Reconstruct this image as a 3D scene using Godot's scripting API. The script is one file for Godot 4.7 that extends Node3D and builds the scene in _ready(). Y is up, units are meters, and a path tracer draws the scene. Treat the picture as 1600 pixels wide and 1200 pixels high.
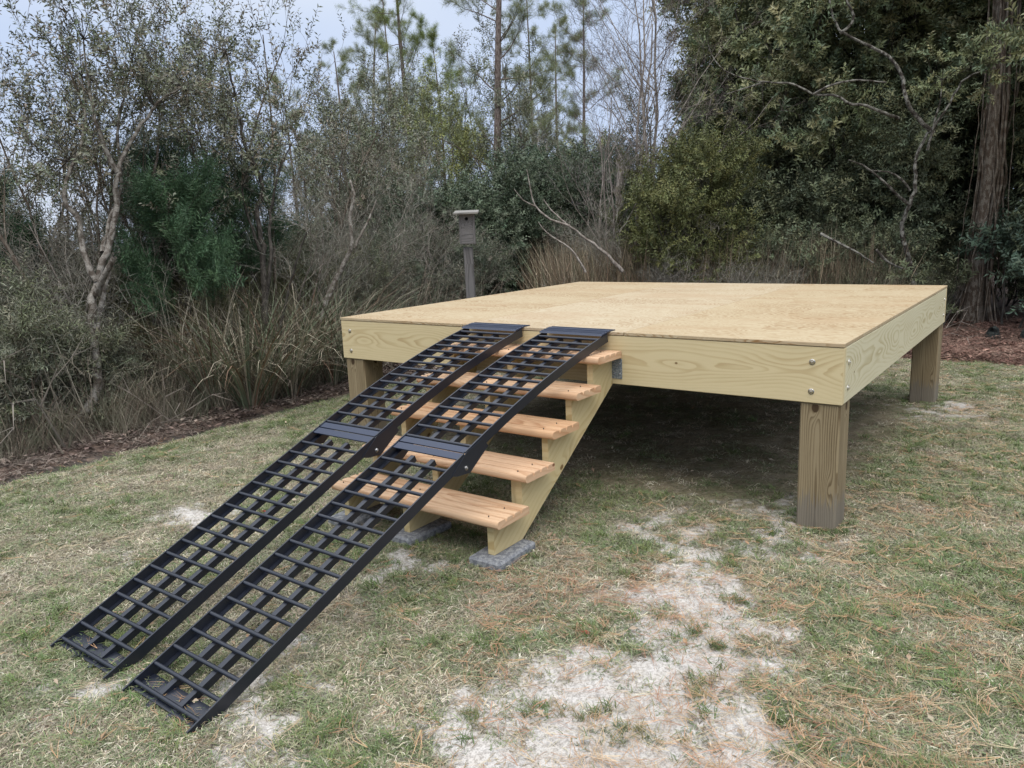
extends Node3D
# A timber platform on posts with stairs and a pair of folding ramps, on a worn lawn at the edge of a thicket.
# Units are metres, y is up, the lawn lies at y = 0. The platform's front right corner stands at x = 0, z = 0.

const DECK_W := 3.603
const DECK_D := 3.482
const DECK_H := 0.98
const FASCIA := 0.286
const PLY := 0.019

var rng := RandomNumberGenerator.new()
var taken := {}
var M := {}
var N := {}
var noise := FastNoiseLite.new()
var noise2 := FastNoiseLite.new()

# ---------------------------------------------------------------- naming and tree of nodes

func numbered(called: String) -> String:
	if not taken.has(called):
		taken[called] = 0
		return called
	taken[called] += 1
	return "%s_%03d" % [called, taken[called]]

func thing(called: String, label: String, category: String, at := Vector3.ZERO, group := "") -> Node3D:
	var o := Node3D.new()
	o.name = numbered(called)
	add_child(o)
	o.position = at
	tag(o, label, category, group)
	return o

func tag(o: Node, label: String, category := "", group := "", kind := "") -> void:
	o.set_meta("label", label)
	if category != "":
		o.set_meta("category", category)
	if group != "":
		o.set_meta("group", group)
	if kind != "":
		o.set_meta("kind", kind)

func part(called: String, mesh: Mesh, m: Material, parent: Node, at := Vector3.ZERO, turn := Vector3.ZERO) -> MeshInstance3D:
	var o := MeshInstance3D.new()
	o.name = called
	o.mesh = mesh
	o.material_override = m
	parent.add_child(o, true)
	o.position = at
	o.rotation = turn
	return o

# ---------------------------------------------------------------- materials

func lin(r: float, g: float, b: float) -> Color:
	return Color(r, g, b).linear_to_srgb()

func plain(r: float, g: float, b: float, rough := 0.8, metal := 0.0) -> StandardMaterial3D:
	var m := StandardMaterial3D.new()
	m.albedo_color = lin(r, g, b)
	m.roughness = rough
	m.metallic = metal
	return m

func leafy(back := 0.35, rough := 0.55) -> StandardMaterial3D:
	var m := StandardMaterial3D.new()
	m.vertex_color_use_as_albedo = true
	m.roughness = rough
	m.metallic_specular = 0.35
	if back > 0.0:
		m.backlight = Color(back, back, back * 0.8)
	return m

func textured(img: Image, rough := 0.8) -> StandardMaterial3D:
	var m := StandardMaterial3D.new()
	img.generate_mipmaps()
	m.albedo_texture = ImageTexture.create_from_image(img)
	m.roughness = rough
	m.metallic_specular = 0.3
	return m

# Flat-sawn timber: growth rings cut by the face of the board, bent round knots; u runs along the grain.
func wood_image(w: int, h: int, length: float, width: float, seed_: int, ring: float, light: Color, dark: Color, knots: Array, depth := 0.05, swing := 0.3, stain := 0.0, flat := 0.25) -> Image:
	var n := FastNoiseLite.new()
	n.seed = seed_
	n.frequency = 1.0
	n.fractal_octaves = 2
	var data := PackedByteArray()
	data.resize(w * h * 3)
	var dc := PackedFloat32Array()
	var vc := PackedFloat32Array()
	for x in w:
		var u := float(x) / w * length
		dc.append(depth * (1.0 + 0.8 * n.get_noise_2d(u * 0.9, 7.0)))
		vc.append(width * (0.5 + swing * n.get_noise_2d(u * 0.5, 51.0)))
	for y in h:
		var v := float(y) / h * width
		for x in w:
			var u := float(x) / w * length
			var a := v - vc[x]
			var r := sqrt(a * a * 0.6 + dc[x] * dc[x]) + 0.0035 * n.get_noise_2d(u * 2.5, v * 16.0)
			var core := 0.0
			for k in knots:
				var du: float = u - k[0]
				var dv: float = v - k[1]
				if absf(du) < k[2] * 3.0:
					var e := exp(-(du * du) / (k[2] * k[2]) - (dv * dv) / (k[3] * k[3]))
					r += k[4] * e
					var q: float = (du * du * 0.5 + dv * dv) / (k[5] * k[5])
					core = maxf(core, smoothstep(1.3, 0.7, q))
			var t := fposmod(r / ring, 1.0)
			var heart := exp(-pow(a / (width * 0.30), 2.0))
			var late := smoothstep(0.3, 0.92, t) * (1.0 - smoothstep(0.92, 1.0, t)) * (flat + (1.0 - flat) * heart)
			var fibre := n.get_noise_2d(u * 9.0, v * 420.0)
			var tone := n.get_noise_2d(u * 1.3 + 9.0, v * 9.0)
			var c := light.lerp(dark, clampf(late * (0.75 + 0.35 * tone) + fibre * 0.16 + tone * 0.10, 0.0, 1.0))
			if core > 0.0:
				c = c.lerp(Color(dark.r * 0.62, dark.g * 0.55, dark.b * 0.5), core * 0.85)
			if stain > 0.0:
				var wet := smoothstep(0.50, 0.42, u + 0.09 * n.get_noise_2d(v * 90.0, u * 5.0))
				c = c.lerp(Color(0.42, 0.41, 0.40).lerp(c, 0.25), wet * stain)
			var i := (y * w + x) * 3
			data[i] = int(clampf(c.r, 0.0, 1.0) * 255.0)
			data[i + 1] = int(clampf(c.g, 0.0, 1.0) * 255.0)
			data[i + 2] = int(clampf(c.b, 0.0, 1.0) * 255.0)
	return Image.create_from_data(w, h, false, Image.FORMAT_RGB8, data)

# Rotary-cut veneer: wide wavy bands with fine fibre, patches of redder heartwood.
func veneer_image(w: int, h: int, length: float, width: float) -> Image:
	var n := FastNoiseLite.new()
	n.seed = 41
	n.frequency = 1.0
	n.fractal_octaves = 3
	var data := PackedByteArray()
	data.resize(w * h * 3)
	var light := Color(0.695, 0.65, 0.555)
	var dark := Color(0.51, 0.395, 0.26)
	var red := Color(0.675, 0.615, 0.515)
	for y in h:
		var v := float(y) / h * width
		for x in w:
			var u := float(x) / w * length
			var f := n.get_noise_2d(u * 0.55, v * 2.6) * 5.5 + n.get_noise_2d(u * 2.2 + 30.0, v * 11.0) * 0.8 + v * 3.0
			var t := fposmod(f * 3.6, 1.0)
			var late := smoothstep(0.45, 0.92, t) * (1.0 - smoothstep(0.92, 1.0, t))
			var zone := smoothstep(-0.2, 0.35, n.get_noise_2d(u * 0.5 + 80.0, v * 1.2))
			var fibre := n.get_noise_2d(u * 6.0, v * 170.0)
			var c := light.lerp(red, smoothstep(0.0, 0.5, n.get_noise_2d(u * 0.7, v * 1.5 + 200.0)))
			c = c.lerp(dark, clampf(late * (0.40 + 0.60 * zone) + fibre * 0.34, -0.2, 1.0))
			var i := (y * w + x) * 3
			data[i] = int(clampf(c.r, 0.0, 1.0) * 255.0)
			data[i + 1] = int(clampf(c.g, 0.0, 1.0) * 255.0)
			data[i + 2] = int(clampf(c.b, 0.0, 1.0) * 255.0)
	return Image.create_from_data(w, h, false, Image.FORMAT_RGB8, data)

# Blotches of two colours: bark with lichen, weathered wood, concrete.
func blotch_image(size: int, seed_: int, freq: float, a: Color, b: Color, lo: float, hi: float, grain := 0.25, stretch := 1.0) -> Image:
	var n := FastNoiseLite.new()
	n.seed = seed_
	n.frequency = freq
	n.fractal_octaves = 4
	var big := n.get_seamless_image(size, size)
	n.frequency = 0.14
	n.seed = seed_ + 3
	var fine := n.get_seamless_image(size, size)
	var out := Image.create_empty(size, size, false, Image.FORMAT_RGB8)
	for y in size:
		for x in size:
			var t := smoothstep(lo, hi, big.get_pixel(x, int(y * stretch) % size).r)
			var c := a.lerp(b, t)
			var g := 1.0 + grain * (fine.get_pixel(x, int(y * stretch) % size).r - 0.5) * 2.0
			out.set_pixel(x, y, Color(c.r * g, c.g * g, c.b * g))
	return out

func triplanar(img: Image, scale: Vector3, rough := 0.9) -> StandardMaterial3D:
	var m := textured(img, rough)
	m.uv1_triplanar = true
	m.uv1_scale = scale
	return m

# ---------------------------------------------------------------- mesh building

class MB:
	var v := PackedVector3Array()
	var n := PackedVector3Array()
	var uv := PackedVector2Array()
	var c := PackedColorArray()
	var i := PackedInt32Array()

	func done() -> ArrayMesh:
		var a := []
		a.resize(Mesh.ARRAY_MAX)
		a[Mesh.ARRAY_VERTEX] = v
		if n.size() == v.size():
			a[Mesh.ARRAY_NORMAL] = n
		if uv.size() == v.size():
			a[Mesh.ARRAY_TEX_UV] = uv
		if c.size() == v.size():
			a[Mesh.ARRAY_COLOR] = c
		a[Mesh.ARRAY_INDEX] = i
		var m := ArrayMesh.new()
		m.add_surface_from_arrays(Mesh.PRIMITIVE_TRIANGLES, a)
		return m

	func tri(a: Vector3, b: Vector3, d: Vector3, col: Color) -> void:
		var k := v.size()
		v.append(a)
		v.append(b)
		v.append(d)
		c.append(col)
		c.append(col)
		c.append(col)
		i.append(k)
		i.append(k + 1)
		i.append(k + 2)

	# A tapered tube along points, smooth, outward normals; the last end closed when closed is set.
	func tube(pts: PackedVector3Array, rad: PackedFloat32Array, sides: int, closed := false, col := Color(0, 0, 0, 0)) -> void:
		var base := v.size()
		var count := pts.size()
		var side := Vector3.ZERO
		for k in count:
			var d := (pts[mini(k + 1, count - 1)] - pts[maxi(k - 1, 0)]).normalized()
			if k == 0:
				side = d.cross(Vector3(0.31, 0.2, 0.93) if absf(d.y) > 0.7 else Vector3.UP).normalized()
			else:
				side = (side - d * side.dot(d)).normalized()
			var up := d.cross(side)
			for j in sides:
				var t := TAU * j / sides
				var o := side * cos(t) + up * sin(t)
				v.append(pts[k] + o * rad[k])
				n.append(o)
				if col.a > 0.0:
					c.append(col)
		for k in count - 1:
			for j in sides:
				var a := base + k * sides + j
				var b := base + k * sides + (j + 1) % sides
				i.append_array([a, a + sides, b, b, a + sides, b + sides])
		if closed:
			for e in 2:
				var ring := base + (count - 1) * sides * e
				var axis := (pts[1] - pts[0]).normalized() * -1.0 if e == 0 else (pts[count - 1] - pts[count - 2]).normalized()
				var first := v.size()
				for j in sides:
					v.append(v[ring + j])
					n.append(axis)
					if col.a > 0.0:
						c.append(col)
				for j in range(1, sides - 1):
					if e == 0:
						i.append_array([first, first + j, first + j + 1])
					else:
						i.append_array([first, first + j + 1, first + j])

# A box with chamfered edges. grain: the axis (0, 1, 2) along which the texture's u runs; off shifts the texture.
func board(size: Vector3, bevel := 0.003, grain := 0, off := Vector2.ZERO, ulen := 3.66, vlen := 0.30) -> ArrayMesh:
	var b := MB.new()
	var h := size * 0.5
	var at := {}
	for sx in [-1, 1]:
		for sy in [-1, 1]:
			for sz in [-1, 1]:
				for f in 3:
					var p := Vector3(sx * h.x, sy * h.y, sz * h.z)
					for k in 3:
						if k != f:
							p[k] -= signf(p[k]) * bevel
					at[[sx, sy, sz, f]] = b.v.size()
					b.v.append(p)
					var others := [0, 1, 2]
					others.erase(f)
					var ua: int
					var va: int
					if others.has(grain):
						ua = grain
						others.erase(grain)
						va = others[0]
						b.uv.append(Vector2((p[ua] + h[ua]) / ulen, (p[va] + h[va]) / vlen) + off)
					else:
						b.uv.append(Vector2((p[others[0]] + h[others[0]]) * 0.15 / ulen, (p[others[1]] + h[others[1]]) / vlen) + off)
	var add := func(list: Array) -> void:
		var q := []
		for t in list:
			q.append(at[t])
		for t in range(1, q.size() - 1):
			var a: int = q[0]
			var d: int = q[t]
			var e: int = q[t + 1]
			var nn := (b.v[d] - b.v[a]).cross(b.v[e] - b.v[a])
			if nn.dot(b.v[a] + b.v[d] + b.v[e]) > 0.0:
				b.i.append_array([a, e, d])
			else:
				b.i.append_array([a, d, e])
	for f in 3:
		var o := [0, 1, 2]
		o.erase(f)
		for s in [-1, 1]:
			var list := []
			for q in [[-1, -1], [1, -1], [1, 1], [-1, 1]]:
				var t := [0, 0, 0, f]
				t[f] = s
				t[o[0]] = q[0]
				t[o[1]] = q[1]
				list.append(t)
			add.call(list)
	for axis in 3:
		var o := [0, 1, 2]
		o.erase(axis)
		for sa in [-1, 1]:
			for sb in [-1, 1]:
				var list := []
				for q in [[-1, o[0]], [1, o[0]], [1, o[1]], [-1, o[1]]]:
					var t := [0, 0, 0, q[1]]
					t[axis] = q[0]
					t[o[0]] = sa
					t[o[1]] = sb
					list.append(t)
				add.call(list)
	for sx in [-1, 1]:
		for sy in [-1, 1]:
			for sz in [-1, 1]:
				add.call([[sx, sy, sz, 0], [sx, sy, sz, 1], [sx, sy, sz, 2]])
	return b.done()

# A profile in (z, y) drawn out along x from x0 to x1. turn: angle of the grain on the end faces.
func prism(poly: PackedVector2Array, x0: float, x1: float, turn := 0.0, off := Vector2.ZERO, ulen := 3.66, vlen := 0.30) -> ArrayMesh:
	var b := MB.new()
	if not Geometry2D.is_polygon_clockwise(poly):
		poly.reverse()
	var tris := Geometry2D.triangulate_polygon(poly)
	for s in 2:
		var first := b.v.size()
		var x := x1 if s == 1 else x0
		for p in poly:
			b.v.append(Vector3(x, p.y, p.x))
			var g := p.rotated(turn)
			b.uv.append(Vector2(g.x / ulen, g.y / vlen) + off)
		for t in range(0, tris.size(), 3):
			var a := poly[tris[t]]
			var ccw := (poly[tris[t + 1]] - a).cross(poly[tris[t + 2]] - a) > 0.0
			if ccw == (s == 1):
				b.i.append_array([first + tris[t], first + tris[t + 1], first + tris[t + 2]])
			else:
				b.i.append_array([first + tris[t], first + tris[t + 2], first + tris[t + 1]])
	var run := 0.0
	for k in poly.size():
		var p := poly[k]
		var q := poly[(k + 1) % poly.size()]
		var step := p.distance_to(q)
		var first := b.v.size()
		for t in [[x0, p, run], [x1, p, run], [x1, q, run + step], [x0, q, run + step]]:
			b.v.append(Vector3(t[0], t[1].y, t[1].x))
			b.uv.append(Vector2(t[0] / ulen, t[2] / vlen) + off)
		run += step
		b.i.append_array([first, first + 1, first + 2, first, first + 2, first + 3])
	return b.done()

func rod(length: float, r: float, sides := 8) -> ArrayMesh:
	var b := MB.new()
	b.tube(PackedVector3Array([Vector3.ZERO, Vector3(length, 0, 0)]), PackedFloat32Array([r, r]), sides, true)
	return b.done()

func dome_head(r: float) -> ArrayMesh:
	# a carriage bolt's round head on a washer, pointing along z
	var b := MB.new()
	b.tube(PackedVector3Array([Vector3(0, 0, 0), Vector3(0, 0, 0.002), Vector3(0, 0, 0.0021), Vector3(0, 0, 0.005), Vector3(0, 0, 0.008), Vector3(0, 0, 0.0095)]),
		PackedFloat32Array([r * 1.25, r * 1.25, r, r * 0.93, r * 0.62, r * 0.1]), 12, true)
	return b.done()

# ---------------------------------------------------------------- leaf sprays, shared by all plants of a kind

func leaf(b: MB, p: Vector3, d: Vector3, up: Vector3, l: float, w: float, col: Color) -> void:
	var s := d.cross(up).normalized()
	var o := s.cross(d).normalized()
	var mid := p + d * l * 0.48 - o * w * 0.12
	var tip := p + d * l - o * l * 0.12
	var a := mid + s * w * 0.5 + o * w * 0.2
	var e := mid - s * w * 0.5 + o * w * 0.2
	var k := b.v.size()
	b.v.append_array([p, a, tip, e])
	b.c.append_array([col, col, col, col])
	b.i.append_array([k, k + 2, k + 1, k, k + 3, k + 2])

func rand_dir() -> Vector3:
	var z := rng.randf_range(-1, 1)
	var t := rng.randf_range(0, TAU)
	var s := sqrt(1.0 - z * z)
	return Vector3(s * cos(t), z, s * sin(t))

# A twig along +y with leaves all round it.
func spray_leaves(count: int, length: float, l: float, w: float, out := 0.9, stem := Color(0.10, 0.08, 0.06)) -> ArrayMesh:
	var b := MB.new()
	var bend := Vector3(rng.randf_range(-0.3, 0.3), 0, rng.randf_range(-0.3, 0.3))
	for f in 2:
		var t0 := f * 0.5
		var p := Vector3(0, t0 * length, 0) + bend * t0 * t0 * length
		var q := Vector3(0, (t0 + 0.5) * length, 0) + bend * (t0 + 0.5) * (t0 + 0.5) * length
		b.tri(p + Vector3(0.0018, 0, 0), q, p - Vector3(0.0018, 0, 0), stem)
		b.tri(p + Vector3(0, 0, 0.0018), q, p - Vector3(0, 0, 0.0018), stem)
	for k in count:
		var t := 0.12 + 0.88 * (k + rng.randf()) / count
		var p := Vector3(0, t * length, 0) + bend * t * t * length
		var a := k * 2.4 + rng.randf_range(-0.5, 0.5)
		var d := (Vector3(cos(a) * out, rng.randf_range(0.35, 1.0), sin(a) * out) + bend * t).normalized()
		var g := rng.randf_range(0.75, 1.3)
		leaf(b, p, d, (Vector3.UP + rand_dir() * 0.6).normalized(), l * rng.randf_range(0.7, 1.2), w * rng.randf_range(0.8, 1.2), Color(g * rng.randf_range(0.92, 1.1), g, g * rng.randf_range(0.85, 1.1)))
	return b.done()

func spray_needles(count: int, length: float, l: float, w: float, spread: float) -> ArrayMesh:
	var b := MB.new()
	b.tri(Vector3(0.003, 0, 0), Vector3(0, length, 0), Vector3(-0.003, 0, 0), Color(0.7, 0.55, 0.45))
	for k in count:
		var t := float(k) / count
		var p := Vector3(0, t * length, 0)
		var a := k * 2.4
		var d := Vector3(cos(a) * spread, rng.randf_range(0.5, 1.1), sin(a) * spread).normalized()
		var s := d.cross(rand_dir()).normalized() * w
		var g := rng.randf_range(0.7, 1.35)
		var droop := Vector3(0, -0.12 * l, 0)
		b.tri(p + s, p + d * l * rng.randf_range(0.75, 1.1) + droop, p - s, Color(g * 1.02, g, g * rng.randf_range(0.8, 1.0)))
	return b.done()

# A feathery flat frond of scale-leaved conifer: side twiglets set with short needles.
func spray_feather(length: float) -> ArrayMesh:
	var b := MB.new()
	for k in 16:
		var t := k / 16.0
		var p := Vector3(0, t * length, 0)
		var side := 1.0 if k % 2 == 0 else -1.0
		var d := Vector3(side * 0.8, 0.75, rng.randf_range(-0.35, 0.35)).normalized()
		var ln := length * (0.42 - 0.28 * t)
		for j in 7:
			var q := p + d * ln * j / 7.0
			var e := (d + rand_dir() * 0.65).normalized()
			var s := e.cross(rand_dir()).normalized() * 0.0022
			var g := rng.randf_range(0.7, 1.3)
			b.tri(q + s, q + e * 0.032, q - s, Color(g, g, g))
	return b.done()

# Bare forked twigs.
func spray_twigs(length: float, col: Color) -> ArrayMesh:
	var b := MB.new()
	var stack := [[Vector3.ZERO, Vector3.UP, length * 0.5, 0.0030, 0]]
	while stack.size() > 0:
		var s: Array = stack.pop_back()
		var p: Vector3 = s[0]
		var d: Vector3 = (s[1] + rand_dir() * 0.25).normalized()
		var q: Vector3 = p + d * s[2]
		var a: Vector3 = d.cross(rand_dir()).normalized() * s[3]
		var e: Vector3 = d.cross(a).normalized() * s[3]
		var g := rng.randf_range(0.75, 1.25)
		var cc := Color(col.r * g, col.g * g, col.b * g)
		b.tri(p + a, q, p - a, cc)
		b.tri(p + e, q, p - e, cc)
		if s[4] < 3:
			for k in (3 if s[4] == 0 else 2):
				stack.append([p.lerp(q, rng.randf_range(0.45, 1.0)), (d + rand_dir() * 0.75).normalized(), s[2] * 0.72, s[3] * 0.75, s[4] + 1])
	return b.done()

# ---------------------------------------------------------------- plants

class Plant:
	var wood := MB.new()
	var buf := PackedFloat32Array()
	var count := 0

	func spray(p: Vector3, dir: Vector3, roll: float, s: float, col: Color) -> void:
		var x := dir.cross(Vector3(cos(roll), 0.37, sin(roll))).normalized()
		var z := x.cross(dir)
		buf.append_array(PackedFloat32Array([x.x * s, dir.x * s, z.x * s, p.x, x.y * s, dir.y * s, z.y * s, p.y, x.z * s, dir.z * s, z.z * s, p.z, col.r, col.g, col.b, 1.0]))
		count += 1

func tint(cols: Array, vary := 0.22) -> Color:
	var c: Color = cols[rng.randi() % cols.size()]
	var g := rng.randf_range(1.0 - vary, 1.0 + vary)
	return Color(c.r * g * rng.randf_range(0.94, 1.06), c.g * g, c.b * g)

# One limb and all that grows from it. s holds, for each level, how it grows.
func limb(t: Plant, s: Dictionary, p: Vector3, d: Vector3, length: float, r: float, level: int) -> void:
	var last: int = s.n.size()
	var segs: int = s.segs[level]
	var pts := PackedVector3Array([p])
	var dirs := [d]
	for k in segs:
		d = (d + rand_dir() * s.wob[level] + Vector3.UP * s.lift[level] / segs).normalized()
		p += d * length / segs
		pts.append(p)
		dirs.append(d)
	var rad := PackedFloat32Array()
	var tip: float = s.get("tip", 0.25)
	for k in segs + 1:
		rad.append(maxf(r * lerpf(1.0, tip, float(k) / segs), 0.0016))
	t.wood.tube(pts, rad, 7 if level == 0 and r > 0.03 else (5 if level <= 1 else 3))
	if level < last:
		var n: int = s.n[level]
		for k in n:
			var f: float = lerpf(s.from[level], 1.0, (k + rng.randf()) / n)
			var at := f * segs
			var j := mini(int(at), segs - 1)
			var q := pts[j].lerp(pts[j + 1], at - j)
			var dd: Vector3 = dirs[j + 1]
			var a: float = s.angle[level] * rng.randf_range(0.7, 1.25)
			var side := dd.cross(rand_dir()).normalized()
			var cd := dd.rotated(side, a)
			var grow: float = s.ratio[level] * rng.randf_range(0.65, 1.25) * lerpf(1.0, s.get("top", 0.6), f)
			limb(t, s, q, cd, length * grow, r * lerpf(1.0, tip, f) * s.thin[level], level + 1)
	if level >= s.get("leaf_from", last):
		var k := 0
		var m: int = s.sprays if level == last else s.get("sprays_low", 0)
		while k < m:
			var f := rng.randf_range(0.15 if level == last else 0.5, 1.0)
			var at := f * segs
			var j := mini(int(at), segs - 1)
			var q := pts[j].lerp(pts[j + 1], at - j)
			var sd: Vector3 = (dirs[j + 1] + rand_dir() * s.get("fan", 0.7) + Vector3.UP * s.get("spray_lift", 0.15)).normalized()
			t.spray(q, sd, rng.randf() * TAU, s.size * rng.randf_range(0.7, 1.25), tint(s.cols))
			k += 1

func plant(called: String, label: String, category: String, group: String, at: Vector3, s: Dictionary, height: float, seed_: int, spray_mesh: Mesh, leaf_mat: Material, bark: Material, wood_name := "trunk", crown_name := "crown") -> Node3D:
	rng.seed = seed_
	var t := Plant.new()
	var stems: int = s.get("stems", 1)
	var turn := rng.randf() * TAU
	for k in stems:
		var a := turn + TAU * k / stems + rng.randf_range(-0.4, 0.4)
		var lean: float = s.get("lean", 0.05) * rng.randf_range(0.5, 1.3)
		var d := Vector3(cos(a) * lean, 1, sin(a) * lean).normalized()
		var foot: Vector3 = Vector3(cos(a), 0, sin(a)) * s.get("foot", 0.0) * rng.randf_range(0.4, 1.0) + Vector3(0, -0.06, 0)
		limb(t, s, foot, d, height * s.get("stem", 0.8) * rng.randf_range(0.8, 1.1), s.r * rng.randf_range(0.75, 1.2), 0)
	var o := thing(called, label, category, at, group)
	part(wood_name, t.wood.done(), bark, o)
	if t.count > 0 and spray_mesh != null:
		crown(crown_name, t, spray_mesh, leaf_mat, o)
	return o

func crown(called: String, t: Plant, spray_mesh: Mesh, leaf_mat: Material, parent: Node) -> void:
	var mm := MultiMesh.new()
	mm.transform_format = MultiMesh.TRANSFORM_3D
	mm.use_colors = true
	mm.mesh = spray_mesh
	mm.instance_count = t.count
	mm.buffer = t.buf
	var mi := MultiMeshInstance3D.new()
	mi.name = called
	mi.multimesh = mm
	mi.material_override = leaf_mat
	mi.set_meta("kind", "stuff")
	parent.add_child(mi, true)

func scatter(called: String, label: String, t: Plant, spray_mesh: Mesh, m: Material) -> void:
	crown(called, t, spray_mesh, m, self)
	var o := get_child(get_child_count() - 1)
	tag(o, label, "", "", "stuff")

# ---------------------------------------------------------------- the lie of the land

var sand_patches := []

func in_patch(x: float, z: float, poly: PackedVector2Array) -> float:
	# signed distance to the outline, positive inside
	var inside := false
	var best := 1e9
	var q := Vector2(x, z)
	var j := poly.size() - 1
	for k in poly.size():
		var a := poly[k]
		var b := poly[j]
		if (a.y > z) != (b.y > z) and x < (b.x - a.x) * (z - a.y) / (b.y - a.y) + a.x:
			inside = not inside
		var ab := b - a
		var f := clampf((q - a).dot(ab) / ab.length_squared(), 0.0, 1.0)
		best = minf(best, q.distance_squared_to(a + ab * f))
		j = k
	best = sqrt(best)
	return best if inside else -best

func sand(x: float, z: float) -> float:
	var s := -1.0
	for pt in sand_patches:
		var box: Rect2 = pt.box
		if box.has_point(Vector2(x, z)):
			s = maxf(s, in_patch(x, z, pt.poly) * pt.get("gain", 1.0) + pt.get("more", 0.0))
	if s < -0.5:
		return 0.0
	s += 0.26 * noise.get_noise_2d(x * 5.0, z * 5.0) + 0.16 * noise2.get_noise_2d(x * 17.0, z * 17.0) + 0.08 * noise2.get_noise_2d(x * 50.0, z * 50.0)
	return smoothstep(-0.07, 0.11, s)

# Distance into the litter-strewn bed under the thicket: positive in the bed, negative on the lawn.
func bed(x: float, z: float) -> float:
	var w := 0.10 * noise.get_noise_2d(x * 2.0, z * 2.0)
	var left := -4.98 - x
	var back := -5.5 - z
	var corner := (-x * 0.72 - z * 0.69) - 5.35
	return maxf(maxf(left, back), corner) + w

func ground_y(x: float, z: float) -> float:
	var y := 0.014 * noise.get_noise_2d(x * 3.0, z * 3.0) + 0.006 * noise2.get_noise_2d(x * 22.0, z * 22.0)
	var b := bed(x, z)
	if b > -0.2:
		y -= 0.03 * smoothstep(-0.1, 0.1, b) * (1.0 - smoothstep(0.1, 0.4, b))
		y += 0.05 * noise.get_noise_2d(x * 5.0 + 40.0, z * 5.0) * smoothstep(0.0, 0.6, b)
	return y

func green(x: float, z: float) -> float:
	# how much of the turf is live grass
	var g := 0.40 + 1.05 * noise.get_noise_2d(x * 1.1 + 17.0, z * 1.1) + 0.35 * noise2.get_noise_2d(x * 6.0, z * 6.0)
	g += 0.30 * smoothstep(-1.2, 0.4, x)
	g += 0.2 * exp(-(pow(x + 1.4, 2) / 2.0 + pow(z - 0.3, 2) / 0.8))
	g += 0.45 * exp(-(pow(x + 4.55, 2) / 0.16 + pow(z + 0.9, 2) / 0.5))
	g += 0.25 * smoothstep(-0.55, -0.15, bed(x, z)) * (1.0 - smoothstep(-0.15, 0.0, bed(x, z)))
	return clampf(g, 0.0, 1.0)

func ground_color(x: float, z: float) -> Color:
	var s := sand(x, z)
	var b := bed(x, z)
	var g := green(x, z)
	var n := noise2.get_noise_2d(x * 30.0 + 5.0, z * 30.0)
	var n2 := noise.get_noise_2d(x * 14.0, z * 14.0)
	var soil := Color(0.235, 0.20, 0.14).lerp(Color(0.15, 0.14, 0.085), g)
	soil = soil.lerp(Color(0.29, 0.255, 0.20), clampf(n2 * 0.9, 0.0, 0.6))
	var k := 1.0 + 0.35 * n
	soil = Color(soil.r * k, soil.g * k, soil.b * k)
	var grit := Color(0.50, 0.475, 0.445)
	grit = grit.lerp(Color(0.40, 0.36, 0.31), clampf(0.35 + n2 * 1.6, 0.0, 1.0) * 0.6)
	k = 1.0 + 0.07 * n
	grit = Color(grit.r * k, grit.g * k, grit.b * k)
	var c := soil.lerp(grit, s)
	if b > -0.25:
		var straw := Color(0.11, 0.078, 0.064).lerp(Color(0.18, 0.13, 0.105), clampf(0.5 + n2 * 1.5, 0.0, 1.0))
		k = 1.0 + 0.5 * n
		straw = Color(straw.r * k, straw.g * k, straw.b * k)
		# a shallow spade-cut edge with dark damp soil on the left
		var cut := Color(0.075, 0.07, 0.062)
		c = c.lerp(cut, smoothstep(-0.12, 0.02, b + 0.05 * n2) * smoothstep(-3.2, -4.4, x))
		c = c.lerp(straw, smoothstep(0.10, 0.26, b + 0.12 * n2))
	return c

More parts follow.
